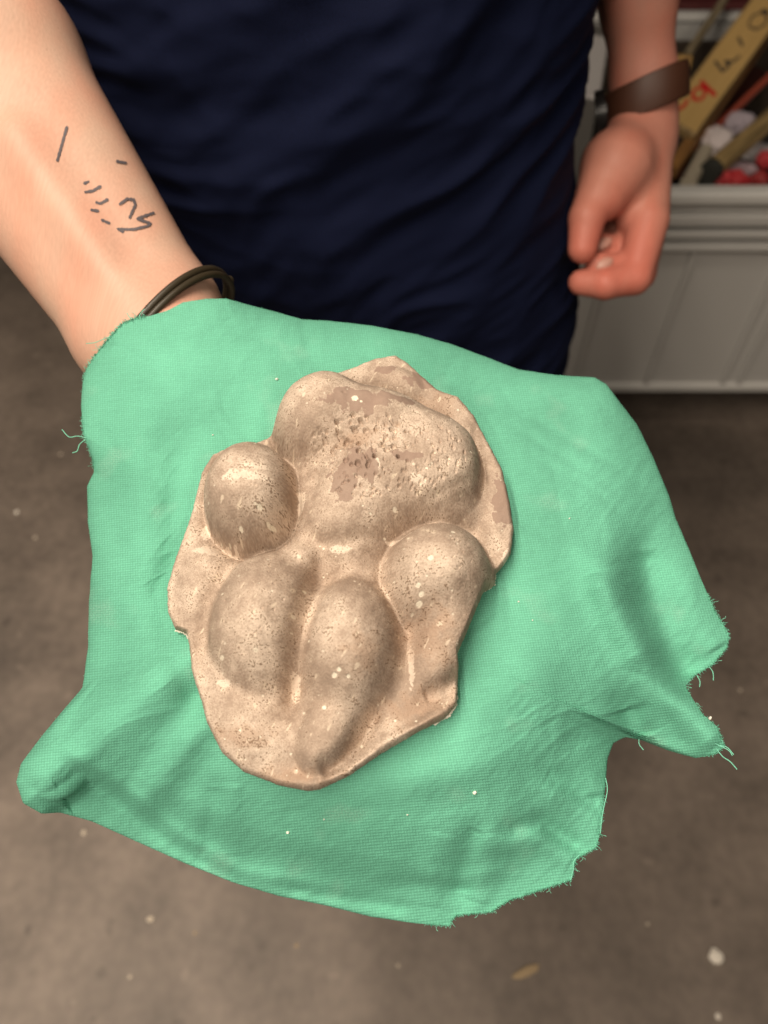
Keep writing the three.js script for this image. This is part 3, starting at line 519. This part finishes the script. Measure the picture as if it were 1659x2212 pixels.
// the drape follows a smoothed outline, so that a notch in the edge does not run inwards
const SM = []; { const N = 360, raw = []; for (let i = 0; i < N; i++) { const [r, A, B, f] = clothOut(i / N * 2 * Math.PI); raw.push([r, mix(A[2], B[2], f)]); }
  for (let i = 0; i < N; i++) { let w = 0, a = 0, b = 0; for (let k = -24; k <= 24; k++) { const q = Math.exp(-k * k / 120), e = raw[(i + k + N) % N]; w += q; a += q * e[0]; b += q * e[1]; } SM.push([a / w, b / w]); } }
const smAt = (px, py) => { let t = Math.atan2(py - CC[1], px - CC[0]) / (2 * Math.PI) * 360; if (t < 0) t += 360; const i = Math.floor(t) % 360, j = (i + 1) % 360, f = t - Math.floor(t); return [mix(SM[i][0], SM[j][0], f), mix(SM[i][1], SM[j][1], f)]; };
function clothH(px, py, hE, roll, t) {
  const [rs, hs] = smAt(px, py), ts = clamp((Math.hypot(px - CC[0], py - CC[1]) / rs - 0.50) / 0.50, 0, 1.4);
  let h = hs * (0.55 * sstep(0, 1, ts) + 0.45 * Math.pow(ts, 2.0)); h = mix(h, hE, sstep(0.80, 1, t) * 0.6);
  const t2 = clamp((t - 0.90) / 0.10, 0, 1); h -= roll * (1 - Math.sqrt(Math.max(1 - t2 * t2 * 0.985, 0)));
  for (const [pl, w, a] of FOLDS) { const [d, s] = segDist(px, py, pl); if (d < w * 3) h += a * (w < 35 ? 0.00062 : 0.00085) * Math.exp(-(d * d) / (w * w * (w < 35 ? 1.5 : 1.1))) * sstep(0, 0.18, s + 0.1) * sstep(0, 0.18, 1.1 - s); }
  const edge = sstep(0.45, 0.75, t);
  h += edge * (0.0008 * fbm(px / 120, py / 120, 3) + 0.0006 * (0.2 - Math.abs(n2((px + py) / 46, (px - py) / 150))) + 0.0002 * n2((px + py) / 13, (px - py) / 40));
  { const m = sstep(-0.05, 0.35, n2(px / 210 + 2, py / 210)) * sstep(0.35, 0.5, t), wx = px + 26 * n2(px / 150, py / 150), wy = py + 26 * n2(px / 150 + 7, py / 150);
    h += m * 0.00042 * Math.pow(1 - Math.min(1, Math.abs(n2((wx + 1.5 * wy) / 95, (1.5 * wx - wy) / 520)) * 4), 2) - (1 - m) * 0.00022 * Math.pow(1 - Math.min(1, Math.abs(n2((wx - 0.4 * wy) / 75 + 9, (wy + 0.4 * wx) / 420)) * 4), 2); }   // sharp little creases
  return h - 0.0024;
}
const clothAtPx = (px, py) => { const th = Math.atan2(py - CC[1], px - CC[0]), [r, A, B, f] = clothOut(th); const t = Math.hypot(px - CC[0], py - CC[1]) / r; return onPlane(px, py, clothH(px, py, mix(A[2], B[2], f), mix(A[3], B[3], f), Math.min(t, 1))); };
const clothAt = onPlane(740, 1290, -0.004);
const cloth = thing('green_cloth', clothAt, 'mint green woven cloth with frayed edges draped over the open palm', 'cloth');
let clothMat;
{
  const NT = 1000, NR = 230, pos = [], uv = [], idx = [], rim = [];
  for (let i = 0; i < NT; i++) {
    const th = i / NT * 2 * Math.PI - Math.PI, [r0, A, B, f] = clothOut(th), raw = mix(A[4], B[4], f), hE = mix(A[2], B[2], f), roll = mix(A[3], B[3], f);
    const jag = raw > 0.3 ? 2.0 * n2(i * 0.35, 3) + 1.2 * n2(i * 1.3, 9) : 0.9 * n2(i * 0.12, 5);
    for (let j = 0; j <= NR + 5; j++) {
      const q = j <= NR ? Math.pow(j / NR, 0.72) : 1, rad = (r0 + jag * q * q * q) * q;
      let px = CC[0] + Math.cos(th) * rad, py = CC[1] + Math.sin(th) * rad, h = clothH(px, py, hE, roll, q);
      if (j > NR) { const e = (j - NR) / 5, in_ = roll > 0.0015 ? sstep(0.0015, 0.006, roll) : 0; h -= in_ * 0.022 * e + 0.0004 * e; const k = 1 - 0.022 * in_ * e * e - 0.001 * e; px = CC[0] + Math.cos(th) * rad * k; py = CC[1] + Math.sin(th) * rad * k; }
      let p3 = onPlane(px, py, h); for (let n = 0; n < 6; n++) { const s = armR(p3.x, p3.y, p3.z); if (s > 0.0014) break; h += 0.0016 - s; p3 = onPlane(px, py, h); }
      const p = p3.sub(clothAt); pos.push(p.x, p.y, p.z);
      const [u, v] = uvOf(px, py); const e2 = j > NR ? (j - NR) * 0.004 : 0; uv.push((u + 0.17 + Math.cos(th) * e2) / 0.36, (v + 0.20 - Math.sin(th) * e2) / 0.36);
      if (j === NR) rim.push([px, py, raw, th, h]);
      if (j < NR + 5) { const W = NR + 6, o = i * W + j, n = ((i + 1) % NT) * W + j; idx.push(o, o + 1, n, n, o + 1, n + 1); }
    }
  }
  const weave = (i, j) => {                             // over-under of warp and weft, about 1 mm apart
    const u = i / 2048 * 360, v = j / 2048 * 360, wob = 0.9 * n2(u / 34, v / 34);
    const a = u * 1.06 + v * 0.14 + wob, b = v * 1.14 - u * 0.10 + 0.8 * n2(u / 40 + 9, v / 30), ca = Math.floor(a), cb = Math.floor(b);
    const fa = Math.abs(a - ca - 0.5) * 2, fb = Math.abs(b - cb - 0.5) * 2, over = (((ca + cb) % 3) + 3) % 3 === 0;
    const th = over ? (1 - fa * fa) * (1 - 0.45 * fb * fb) : (1 - fb * fb) * (1 - 0.45 * fa * fa);
    return [th, ca, cb, over, u, v];
  };
  const bump = dataTex(2048, 2048, (i, j, c) => { const w = weave(i, j); c[0] = c[1] = c[2] = 0.15 + 0.7 * w[0] * (0.85 + 0.3 * n2(w[1] * 0.7, w[2] * 0.31)); });
  const map = dataTex(2048, 2048, (i, j, c) => {
    const [th, ca, cb, over, u, v] = weave(i, j);
    const yarn = 0.10 * n2((over ? ca : cb) * 0.73 + 3, (over ? v : u) / 9), soft = 0.15 * fbm(u / 28 + 5, v / 28, 3), dust = sstep(0.30, 0.7, fbm(u / 22 + 40, v / 22, 3)) * (0.5 + n2(u * 2, v * 2)) * 0.2;
    const lint = n2(u * 1.3 + 70, v * 1.3) > 0.66 ? 0.25 : 0;
    let k = (0.70 + 0.42 * th) * (1 + yarn + soft);
    c[0] = l2s(mix(0.148 * k, 0.50, dust + lint)); c[1] = l2s(mix(0.450 * k, 0.66, dust + lint)); c[2] = l2s(mix(0.315 * k, 0.56, dust + lint));
  }, true);
  clothMat = new THREE.MeshPhysicalMaterial({ map, bumpMap: bump, bumpScale: 0.00026, roughness: 1.0, specularIntensity: 0.08, side: THREE.DoubleSide });
  mesh('sheet', geoOf(pos, idx, uv), clothMat, cloth, false);
  // fuzz of cut yarn ends
  const yarnM = std(0.19, 0.55, 0.40, 0.95), fz = [];
  for (let i = 0; i < NT; i++) {
    const [px, py, raw, th, h] = rim[i]; const n = raw > 0.3 ? 5 : (rnd() < 0.35 ? 1 : 0);
    for (let k = 0; k < n; k++) {
      const len = raw > 0.3 ? (rnd() < 0.05 ? rr(9, 18) : rr(2, 7)) : rr(1, 3), a = th + rr(-0.9, 0.9), pts = [];
      const q = rr(-4, 4);
      for (let s = 0; s <= 3; s++) pts.push(onPlane(px - Math.sin(th) * q + Math.cos(a + s * rr(-0.2, 0.2)) * (len * s / 3 - 2), py + Math.cos(th) * q + Math.sin(a) * (len * s / 3 - 2), h + rr(-1, 1) * 0.0006 * s + 0.0002).sub(clothAt));
      fz.push(tubeAlong(pts, raw > 0.3 ? 0.0001 : 0.00007, 4, 4));
    }
  }
  tag(mesh('frayed_edge', mergeGeometries(fz), yarnM, cloth, false), 'short frayed yarn ends along the cut edge', null, null, 'stuff');
  for (const [r, hh, ...p] of [[.00022, -.034, [1548, 1618], [1562, 1635], [1577, 1645], [1592, 1662]], [.0002, -.034, [1552, 1610], [1570, 1614], [1585, 1630]], [.0002, -.034, [1545, 1606], [1575, 1622], [1582, 1632]], [.0002, -.045, [1308, 1680], [1312, 1705], [1304, 1745], [1299, 1775], [1297, 1800]], [.0002, -.048, [1252, 1846], [1240, 1860], [1238, 1880], [1233, 1900]], [.00018, -.047, [1380, 1596], [1381, 1608], [1390, 1620]],
    [.00018, -.013, [186, 946], [168, 942], [150, 944], [134, 928]], [.00018, -.013, [184, 950], [172, 960], [166, 975], [156, 978]], [.00018, -.006, [240, 726], [222, 733], [205, 740], [186, 742]], [.00018, -.003, [285, 690], [278, 683], [274, 676]], [.00018, -.003, [300, 686], [305, 675], [312, 668]], [.00018, -.040, [1532, 1440], [1540, 1452], [1541, 1470]], [.00018, -.042, [1505, 1458], [1512, 1472], [1511, 1484]]])
    mesh('loose_thread', tubeAlong(p.map(q => onPlane(q[0], q[1], hh).sub(clothAt)), r, 20, 5), yarnM, cloth, false);
}

// ------------------------------------------------------------------ plaster cast of a paw
const CAST = [[790, 792], [815, 782], [855, 773], [875, 784], [905, 812], [944, 847], [989, 862], [1024, 904], [1053, 959], [1083, 1018], [1100, 1088], [1109, 1147], [1103, 1197], [1088, 1222], [1071, 1241], [1068, 1266], [1043, 1281], [1024, 1326], [1004, 1375], [984, 1420], [989, 1447], [989, 1484], [986, 1524], [959, 1554], [900, 1584], [825, 1628], [751, 1678], [691, 1706], [666, 1709], [607, 1698], [528, 1668], [483, 1628], [451, 1564], [438, 1514], [418, 1455], [411, 1400], [406, 1370], [381, 1361], [366, 1326], [364, 1276], [381, 1212], [409, 1137], [424, 1083], [438, 1028], [463, 990], [498, 972], [547, 966], [577, 956], [607, 930], [637, 885], [661, 850], [696, 822], [741, 808], [772, 800]];
const CK = [720, 1270];
const castOut = polarOutline(CAST, CK);
const blob = (x, y, rx, ry, rot, H0, p = 2.3, q = 0.62, k = 4) => { const Hm = H0 > 17 ? 17 + (H0 - 17) * 1.22 : H0, [u, v] = uvOf(x, y, Hm * 0.00085); return { u, v, ca: Math.cos(rot), sa: Math.sin(rot), rx: rx * SC, ry: ry * SC / Math.cos(TAU), H: Hm * 0.001, p, q, k: k * 0.001 }; };
const BLOBS = [
  blob(725, 1240, 285, 420, 0.12, 12, 2.6, .75, 6),
  // heel pad
  blob(700, 868, 128, 116, 0.2, 33, 2.4, .60, 10), blob(845, 915, 172, 112, 0.3, 29, 2.3, .65, 12), blob(928, 975, 130, 132, 0.2, 30, 2.4, .60, 10), blob(805, 1000, 190, 165, 0.2, 31, 2.0, .85, 12), blob(805, 885, 130, 90, 0.3, 29, 2.2, .7, 12), blob(745, 1095, 140, 150, 0.1, 27, 2, 1.1, 10), blob(960, 1055, 110, 100, -0.3, 20, 2, .9, 8), blob(660, 1040, 100, 130, 0, 17, 2, 1, 10),
  // outer left toe
  blob(526, 1030, 114, 120, 0.1, 34, 2.4, .64, 6),
  // middle left toe with its root, and the low bulge under it
  blob(560, 1312, 146, 178, 0.22, 32, 2.0, .95, 8), blob(655, 1200, 85, 85, 0.5, 19, 2, 1, 9), blob(522, 1470, 118, 160, 0.1, 15, 2, 1, 9), blob(545, 1575, 110, 100, 0.1, 13, 2, .9, 8),
  // middle right toe with its long tip
  blob(752, 1368, 124, 158, 0.05, 33, 2.0, .8, 7), blob(728, 1505, 86, 165, 0.32, 19, 2.2, .75, 9), blob(706, 1568, 58, 96, 0.42, 20, 2.8, .5, 4), blob(640, 1590, 80, 80, 0.3, 13, 2, .9, 6), blob(775, 1235, 95, 70, 0, 15, 2, 1, 8),
  // outer right toe and its flank
  blob(952, 1208, 132, 128, 0.2, 34, 2.1, .82, 7), blob(978, 1315, 84, 112, 0.3, 24, 2.1, .75, 8), blob(952, 1395, 66, 100, 0.3, 19, 2.3, .62, 8), blob(870, 1430, 95, 160, 0.2, 11, 2, .9, 8),
  // flap at the top and the flange beside the heel
  blob(870, 825, 66, 40, 0.6, 11, 2.4, .5, 4), blob(1070, 1080, 60, 150, 0.15, 9, 2.2, .6, 4), blob(440, 1270, 80, 130, -0.1, 13, 2, .9, 8),
];
const GROOVES = [[[[700, 1195], [682, 1250], [655, 1340], [632, 1440], [622, 1540]], 15, -3.4], [[[650, 1175], [745, 1188], [850, 1160], [960, 1105], [1040, 1075]], 16, -2.6], [[[445, 1165], [520, 1192], [590, 1175], [640, 1120], [640, 1030]], 13, -2.4], [[[850, 1210], [862, 1300], [856, 1400], [820, 1500]], 16, -2.0], [[[1030, 900], [1040, 1000], [1030, 1080]], 13, -2.2], [[[805, 812], [860, 850], [920, 880]], 10, -1.3], [[[690, 1668], [738, 1648], [778, 1600], [815, 1520]], 17, -6], [[[590, 1680], [670, 1694], [755, 1662], [860, 1602], [950, 1548]], 17, 2.6], [[[915, 1500], [962, 1482], [998, 1452]], 16, -4.5], [[[905, 1110], [960, 1085], [1010, 1060]], 8, -1.2], [[[640, 985], [700, 1010], [690, 1080]], 14, -0.8], [[[500, 1215], [450, 1300], [440, 1400], [500, 1480], [560, 1500]], 14, -1.6], [[[800, 1610], [900, 1570], [960, 1530]], 12, 1.8]].map(([pl, w, a]) => [pl.map(p => uvOf(p[0], p[1], 0.012)), w * SC, a * 0.001]);
function castBase(u, v) {
  let h = 0.0085 + 0.0018 * fbm(u * 38, v * 38, 2);
  for (const b of BLOBS) {
    const dx = u - b.u, dy = v - b.v, x = (b.ca * dx - b.sa * dy) / b.rx, y = (b.sa * dx + b.ca * dy) / b.ry, d = Math.sqrt(x * x + y * y);
    if (d > 1.5) continue;
    const g = d < 1 ? b.H * Math.pow(1 - Math.pow(d, b.p), b.q) : -(d - 1) * 0.05;
    h = smax(h, g, b.k);
  }
  return h;
}
// carve the valleys: what lies below its surroundings goes lower still
const CVN = 240, CVM = 280, CVS = 0.0008, carve = new Float32Array(CVN * CVM);
{
  const raw = new Float32Array(CVN * CVM), tmp = new Float32Array(CVN * CVM);
  for (let j = 0; j < CVM; j++) for (let i = 0; i < CVN; i++) raw[j * CVN + i] = castBase((i - CVN / 2) * CVS, (j - CVM / 2) * CVS);
  const K = []; let ks = 0; for (let k = -18; k <= 18; k++) { K.push(Math.exp(-k * k / 90)); ks += K[k + 18]; }
  for (let j = 0; j < CVM; j++) for (let i = 0; i < CVN; i++) { let s = 0; for (let k = -18; k <= 18; k++) s += K[k + 18] * raw[j * CVN + clamp(i + k, 0, CVN - 1)]; tmp[j * CVN + i] = s / ks; }
  for (let j = 0; j < CVM; j++) for (let i = 0; i < CVN; i++) { let s = 0; for (let k = -18; k <= 18; k++) s += K[k + 18] * tmp[clamp(j + k, 0, CVM - 1) * CVN + i]; const d = raw[j * CVN + i] - s / ks; carve[j * CVN + i] = d < 0 ? d * 0.8 : d * 0.25; }
}
const carveAt = (u, v) => { const x = clamp(u / CVS + CVN / 2, 0, CVN - 2), y = clamp(v / CVS + CVM / 2, 0, CVM - 2), i = Math.floor(x), j = Math.floor(y), f = x - i, g = y - j, o = j * CVN + i; return mix(mix(carve[o], carve[o + 1], f), mix(carve[o + CVN], carve[o + CVN + 1], f), g); };
const uvOn = (px, py) => { let h = 0.02, q; for (let i = 0; i < 14; i++) { q = uvOf(px, py, h); h = mix(h, castBase(q[0], q[1]) + carveAt(q[0], q[1]), 0.6); } return uvOf(px, py, h); };   // where the cast's surface shows at a picture point
const pits = []; { const add = (x, y, r, d) => { const [u, v] = uvOn(x, y); pits.push([u, v, r * SC, d]); };
  const s0 = seed; seed = 777;
  for (let i = 0; i < 210; i++) { const a = rnd() * 6.283, q = Math.sqrt(rnd()); add(820 + Math.cos(a) * q * 185, 985 + Math.sin(a) * q * 92, rr(2.0, 3.9), rr(.6, 1.1)); }
  for (let i = 0; i < 44; i++) { const a = rnd() * 6.283, q = Math.sqrt(rnd()); add(790 + Math.cos(a) * q * 92, 950 + Math.sin(a) * q * 58, rr(3.4, 7.2), rr(1.3, 2.2)); }
  for (const [cx, cy, sx, sy, n] of [[950, 1200, 75, 60, 30], [540, 1280, 80, 90, 24], [540, 1080, 70, 70, 10], [720, 840, 60, 40, 12]]) for (let i = 0; i < n; i++) { const a = rnd() * 6.283, q = Math.sqrt(rnd()); add(cx + Math.cos(a) * q * sx, cy + Math.sin(a) * q * sy, rr(1.6, 3), rr(.3, .6)); }
  seed = s0; }
const pitGrid = new Map(); const PG = 0.004; pits.forEach(p => { for (let a = -1; a <= 1; a++) for (let b = -1; b <= 1; b++) { const k = (Math.floor(p[0] / PG) + a) * 1000 + Math.floor(p[1] / PG) + b; if (!pitGrid.has(k)) pitGrid.set(k, []); pitGrid.get(k).push(p); } });
function pitDepth(u, v) { const l = pitGrid.get(Math.floor(u / PG) * 1000 + Math.floor(v / PG)); let h = 0; if (l) for (const p of l) { const d2 = ((u - p[0]) ** 2 + (v - p[1]) ** 2) / (p[2] * p[2]); if (d2 < 1) h = Math.min(h, -p[3] * 0.001 * Math.pow(1 - d2, 0.35)); } return h; }
function castH(u, v, t) {
  const c = carveAt(u, v); let h = castBase(u, v) + (c < 0 ? c * sstep(1.0, 0.86, t) : c);
  h = smax(h, 0.003, 0.003);
  for (const [pl, w, a] of GROOVES) { const [d, s] = segDist(u, v, pl); if (d < w * 3) h += a * Math.exp(-d * d / (w * w)) * sstep(0, 0.2, s + 0.08) * sstep(0, 0.2, 1.08 - s); }
  h += 0.0008 * fbm(u * 95 + 4, v * 95, 3) + 0.00012 * n2(u * 700, v * 700) + 0.0003 * Math.max(0, n2(u * 420 + 9, v * 420) - 0.25) + pitDepth(u, v);
  const e = clamp((t - 0.965) / 0.035, 0, 1); return h * (1 - 0.72 * (1 - Math.sqrt(1 - e * e * 0.98)));
}
const castAt = PO.clone();
{
  const NT = 860, NR = 250, pos = [], uv = [], idx = [], W = NR + 4, TW = 0.16, TH = 0.20;
  for (let i = 0; i < NT; i++) {
    const th = i / NT * 2 * Math.PI - Math.PI; let [r] = castOut(th); r += 1.6 * n2(i * 0.21, 7) + 1.0 * n2(i * 0.7, 2);
    const [u1, v1] = uvOf(CK[0] + Math.cos(th) * r, CK[1] + Math.sin(th) * r, 0.003), [u0, v0] = uvOf(CK[0], CK[1], 0.003);
    for (let j = 0; j < W; j++) {
      const t = j <= NR ? j / NR : 1 - (j - NR) * 0.012, u = mix(u0, u1, t), v = mix(v0, v1, t);
      let h = j <= NR ? castH(u, v, t) : [0.0007, -0.0003, -0.0004][j - NR - 1];
      if (j === NR + 3) h = -0.0004;
      const p = V3().addScaledVector(R, u).addScaledVector(VV, v).addScaledVector(NN, h); pos.push(p.x, p.y, p.z); uv.push((u + 0.078) / TW, (v + 0.10) / TH);
      if (j < W - 1) { const o = i * W + j, n = ((i + 1) % NT) * W + j; idx.push(o, o + 1, n, n, o + 1, n + 1); }
    }
  }
  { const c = pos.length / 3, [u, v] = uvOf(CK[0], CK[1], 0); const p = V3().addScaledVector(R, u).addScaledVector(VV, v).addScaledVector(NN, -0.0004); pos.push(p.x, p.y, p.z); uv.push(0.5, 0.5); for (let i = 0; i < NT; i++) idx.push(i * W + W - 1, c, ((i + 1) % NT) * W + W - 1); }
  // patches of smooth mauve film where the sandy skin has come away, and the white scrapes seen in the photograph
  const PATCH = [[775, 862, 62, 24, 0], [850, 858, 48, 10, 0], [745, 1035, 24, 38, 0], [772, 1000, 48, 30, 0], [770, 950, 50, 22, .3], [880, 985, 36, 11, 0], [835, 800, 24, 12, 0], [905, 822, 30, 20, .2], [1085, 1080, 22, 55, 0], [945, 880, 70, 40, .45], [930, 1375, 55, 66, .35], [790, 1405, 40, 36, .35], [520, 1590, 62, 22, .35], [640, 1680, 90, 22, .35], [900, 1530, 80, 40, .35]].map(([x, y, a, b, k]) => { const [u, v] = uvOn(x, y); return [u, v, a * SC, b * SC, k]; });
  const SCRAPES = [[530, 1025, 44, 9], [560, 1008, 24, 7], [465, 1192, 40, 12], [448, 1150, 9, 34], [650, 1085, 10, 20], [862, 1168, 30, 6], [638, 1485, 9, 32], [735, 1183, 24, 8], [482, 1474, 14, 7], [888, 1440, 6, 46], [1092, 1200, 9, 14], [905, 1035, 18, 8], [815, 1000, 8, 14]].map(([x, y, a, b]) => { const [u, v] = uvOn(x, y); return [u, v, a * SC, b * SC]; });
  const dots = []; { const s0 = seed; seed = 4242; for (let i = 0; i < 210; i++) dots.push([rr(-0.065, 0.065), rr(-0.085, 0.085), rnd() < 0.1 ? rr(0.0007, 0.0012) : rr(0.0002, 0.0006), rr(0.5, 1)]);
    for (const [x, y, r] of [[582, 1137, 6], [560, 1096, 6], [655, 1275, 4], [722, 1459, 6], [732, 1446, 5], [752, 1461, 4], [700, 1529, 5], [780, 1612, 4], [903, 1264, 6], [910, 1283, 6], [905, 1305, 7], [766, 860, 8], [930, 1205, 6], [520, 1143, 5], [590, 1140, 4]]) { const [u, v] = uvOn(x, y); dots.push([u, v, r * SC, 0.95]); } seed = s0; }
  const dg = new Map(); dots.forEach(p => { for (let a = -1; a <= 1; a++) for (let b = -1; b <= 1; b++) { const k = (Math.floor(p[0] / PG) + a) * 1000 + Math.floor(p[1] / PG) + b; if (!dg.has(k)) dg.set(k, []); dg.get(k).push(p); } });
  const TX = 1280, TY = 1600, bumpA = new Float32Array(TX * TY);
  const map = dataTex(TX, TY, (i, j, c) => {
    const u = i / TX * TW - 0.078, v = j / TY * TH - 0.10;
    const a = fbm(u * 60 + 3, v * 60, 4), b = fbm(u * 240, v * 240 + 8, 5), f = n2(u * 1500, v * 1500), g = n2(u * 2600 + 5, v * 2600);
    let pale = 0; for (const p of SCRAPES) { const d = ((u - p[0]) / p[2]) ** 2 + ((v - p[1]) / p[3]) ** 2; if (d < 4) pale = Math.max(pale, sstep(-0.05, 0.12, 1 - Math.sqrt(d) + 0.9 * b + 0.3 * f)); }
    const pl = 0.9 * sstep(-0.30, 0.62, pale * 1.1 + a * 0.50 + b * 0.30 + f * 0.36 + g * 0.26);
    let film = 0, soft = 0; for (const p of PATCH) { const d = Math.sqrt(((u - p[0]) / p[2]) ** 2 + ((v - p[1]) / p[3]) ** 2); if (d < 2) { const q = 1 - d + 0.9 * b + 0.4 * a; if (p[4] > 0.22) soft = Math.max(soft, sstep(-0.25, 0.75, q) * (1 - p[4])); else film = Math.max(film, sstep(-0.03, 0.06, q)); } }
    let r = mix(0.385, 0.69, pl), gg = mix(0.290, 0.573, pl), bb = mix(0.224, 0.465, pl);
    const tone = 1 + 0.16 * a + 0.14 * b + 0.10 * f; r *= tone; gg *= tone; bb *= tone;
    r = mix(r, 0.36, soft); gg = mix(gg, 0.245, soft); bb = mix(bb, 0.175, soft);
    r = mix(r, 0.275, film * 0.85); gg = mix(gg, 0.190, film * 0.85); bb = mix(bb, 0.150, film * 0.85);
    // pale scrapes
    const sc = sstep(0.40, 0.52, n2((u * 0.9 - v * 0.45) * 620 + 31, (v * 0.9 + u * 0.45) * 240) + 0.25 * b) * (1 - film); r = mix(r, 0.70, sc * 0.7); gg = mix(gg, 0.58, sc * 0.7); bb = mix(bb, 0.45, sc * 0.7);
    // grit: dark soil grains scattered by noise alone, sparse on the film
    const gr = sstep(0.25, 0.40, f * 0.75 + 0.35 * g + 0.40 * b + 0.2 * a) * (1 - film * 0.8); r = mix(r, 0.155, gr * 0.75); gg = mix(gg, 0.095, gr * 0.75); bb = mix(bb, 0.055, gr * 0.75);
    let dot = 0; const l = dg.get(Math.floor(u / PG) * 1000 + Math.floor(v / PG)); if (l) for (const p of l) { const d = Math.hypot(u - p[0], (v - p[1]) * 1.15) / p[2] + 0.25 * f; if (d < 1) dot = Math.max(dot, p[3] * sstep(1, 0.7, d)); }
    r = mix(r, 0.80, dot); gg = mix(gg, 0.72, dot); bb = mix(bb, 0.58, dot);
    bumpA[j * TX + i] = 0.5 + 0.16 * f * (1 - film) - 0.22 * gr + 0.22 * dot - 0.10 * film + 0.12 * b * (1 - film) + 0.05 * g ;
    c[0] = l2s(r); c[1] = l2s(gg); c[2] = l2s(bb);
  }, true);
  const bump = dataTex(TX, TY, (i, j, c) => { c[0] = c[1] = c[2] = bumpA[j * TX + i]; });
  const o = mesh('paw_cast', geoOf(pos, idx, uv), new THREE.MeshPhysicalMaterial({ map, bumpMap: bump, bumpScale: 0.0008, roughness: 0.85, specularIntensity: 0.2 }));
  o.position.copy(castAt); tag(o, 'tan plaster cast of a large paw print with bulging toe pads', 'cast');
  // white broken plaster along the thin edge
  const chipM = std(0.80, 0.74, 0.64, 0.85);
  const flake = (pts, w) => { const gs = []; for (let i = 0; i < pts.length - 1; i++) { const n = Math.ceil(Math.hypot(pts[i + 1][0] - pts[i][0], pts[i + 1][1] - pts[i][1]) / 5); for (let k = 0; k < n; k++) { const x = mix(pts[i][0], pts[i + 1][0], k / n), y = mix(pts[i][1], pts[i + 1][1], k / n), s = w * SC * rr(0.6, 1.1); const g = new THREE.IcosahedronGeometry(s, 1), p = onPlane(x + rr(-1, 1), y + rr(-1, 1), 0.0018 + rr(-.0006, .0008)).sub(castAt); g.scale(rr(0.8, 1.5), rr(0.6, 1), rr(0.6, 1)); g.rotateZ(rnd() * 3); g.translate(p.x, p.y, p.z); gs.push(g); } } tag(mesh('broken_edge', mergeGeometries(gs), chipM, o, false), 'white freshly broken plaster edge'); };
  flake([[381, 1362], [397, 1367], [406, 1374], [408, 1392]], 3.5); flake([[986, 1486], [985, 1522], [970, 1545], [935, 1565]], 4.2); flake([[815, 783], [830, 778]], 3.5); flake([[950, 852], [975, 859], [1000, 874], [1018, 898]], 3.2); flake([[1069, 1243], [1067, 1264], [1045, 1279]], 3);
}
// crumbs of plaster on the cloth
{
  const m = std(0.82, 0.78, 0.70, 0.9);
  for (const [x, y, r] of [[1025, 1712, 5], [622, 1798, 4.2], [598, 820, 4], [1533, 1551, 4.2], [1120, 1300, 2.6], [1150, 1340, 2.2], [700, 1770, 2.2], [460, 940, 2], [1230, 1120, 2], [880, 1760, 2]]) {
    const g = new THREE.DodecahedronGeometry(1, 0), s = r * SC, p = clothAtPx(x, y).addScaledVector(NN, s * 0.6); g.scale(s * rr(.8, 1.2), s * rr(.8, 1.3), s * 0.7); g.rotateX(rnd()); g.rotateY(rnd());
    const o = mesh('plaster_crumb', g, m); o.position.copy(p); tag(o, 'tiny white plaster crumb lying on the green cloth', 'crumb', 'plaster crumbs on the cloth');
  }
}
renderer.render(scene, camera);
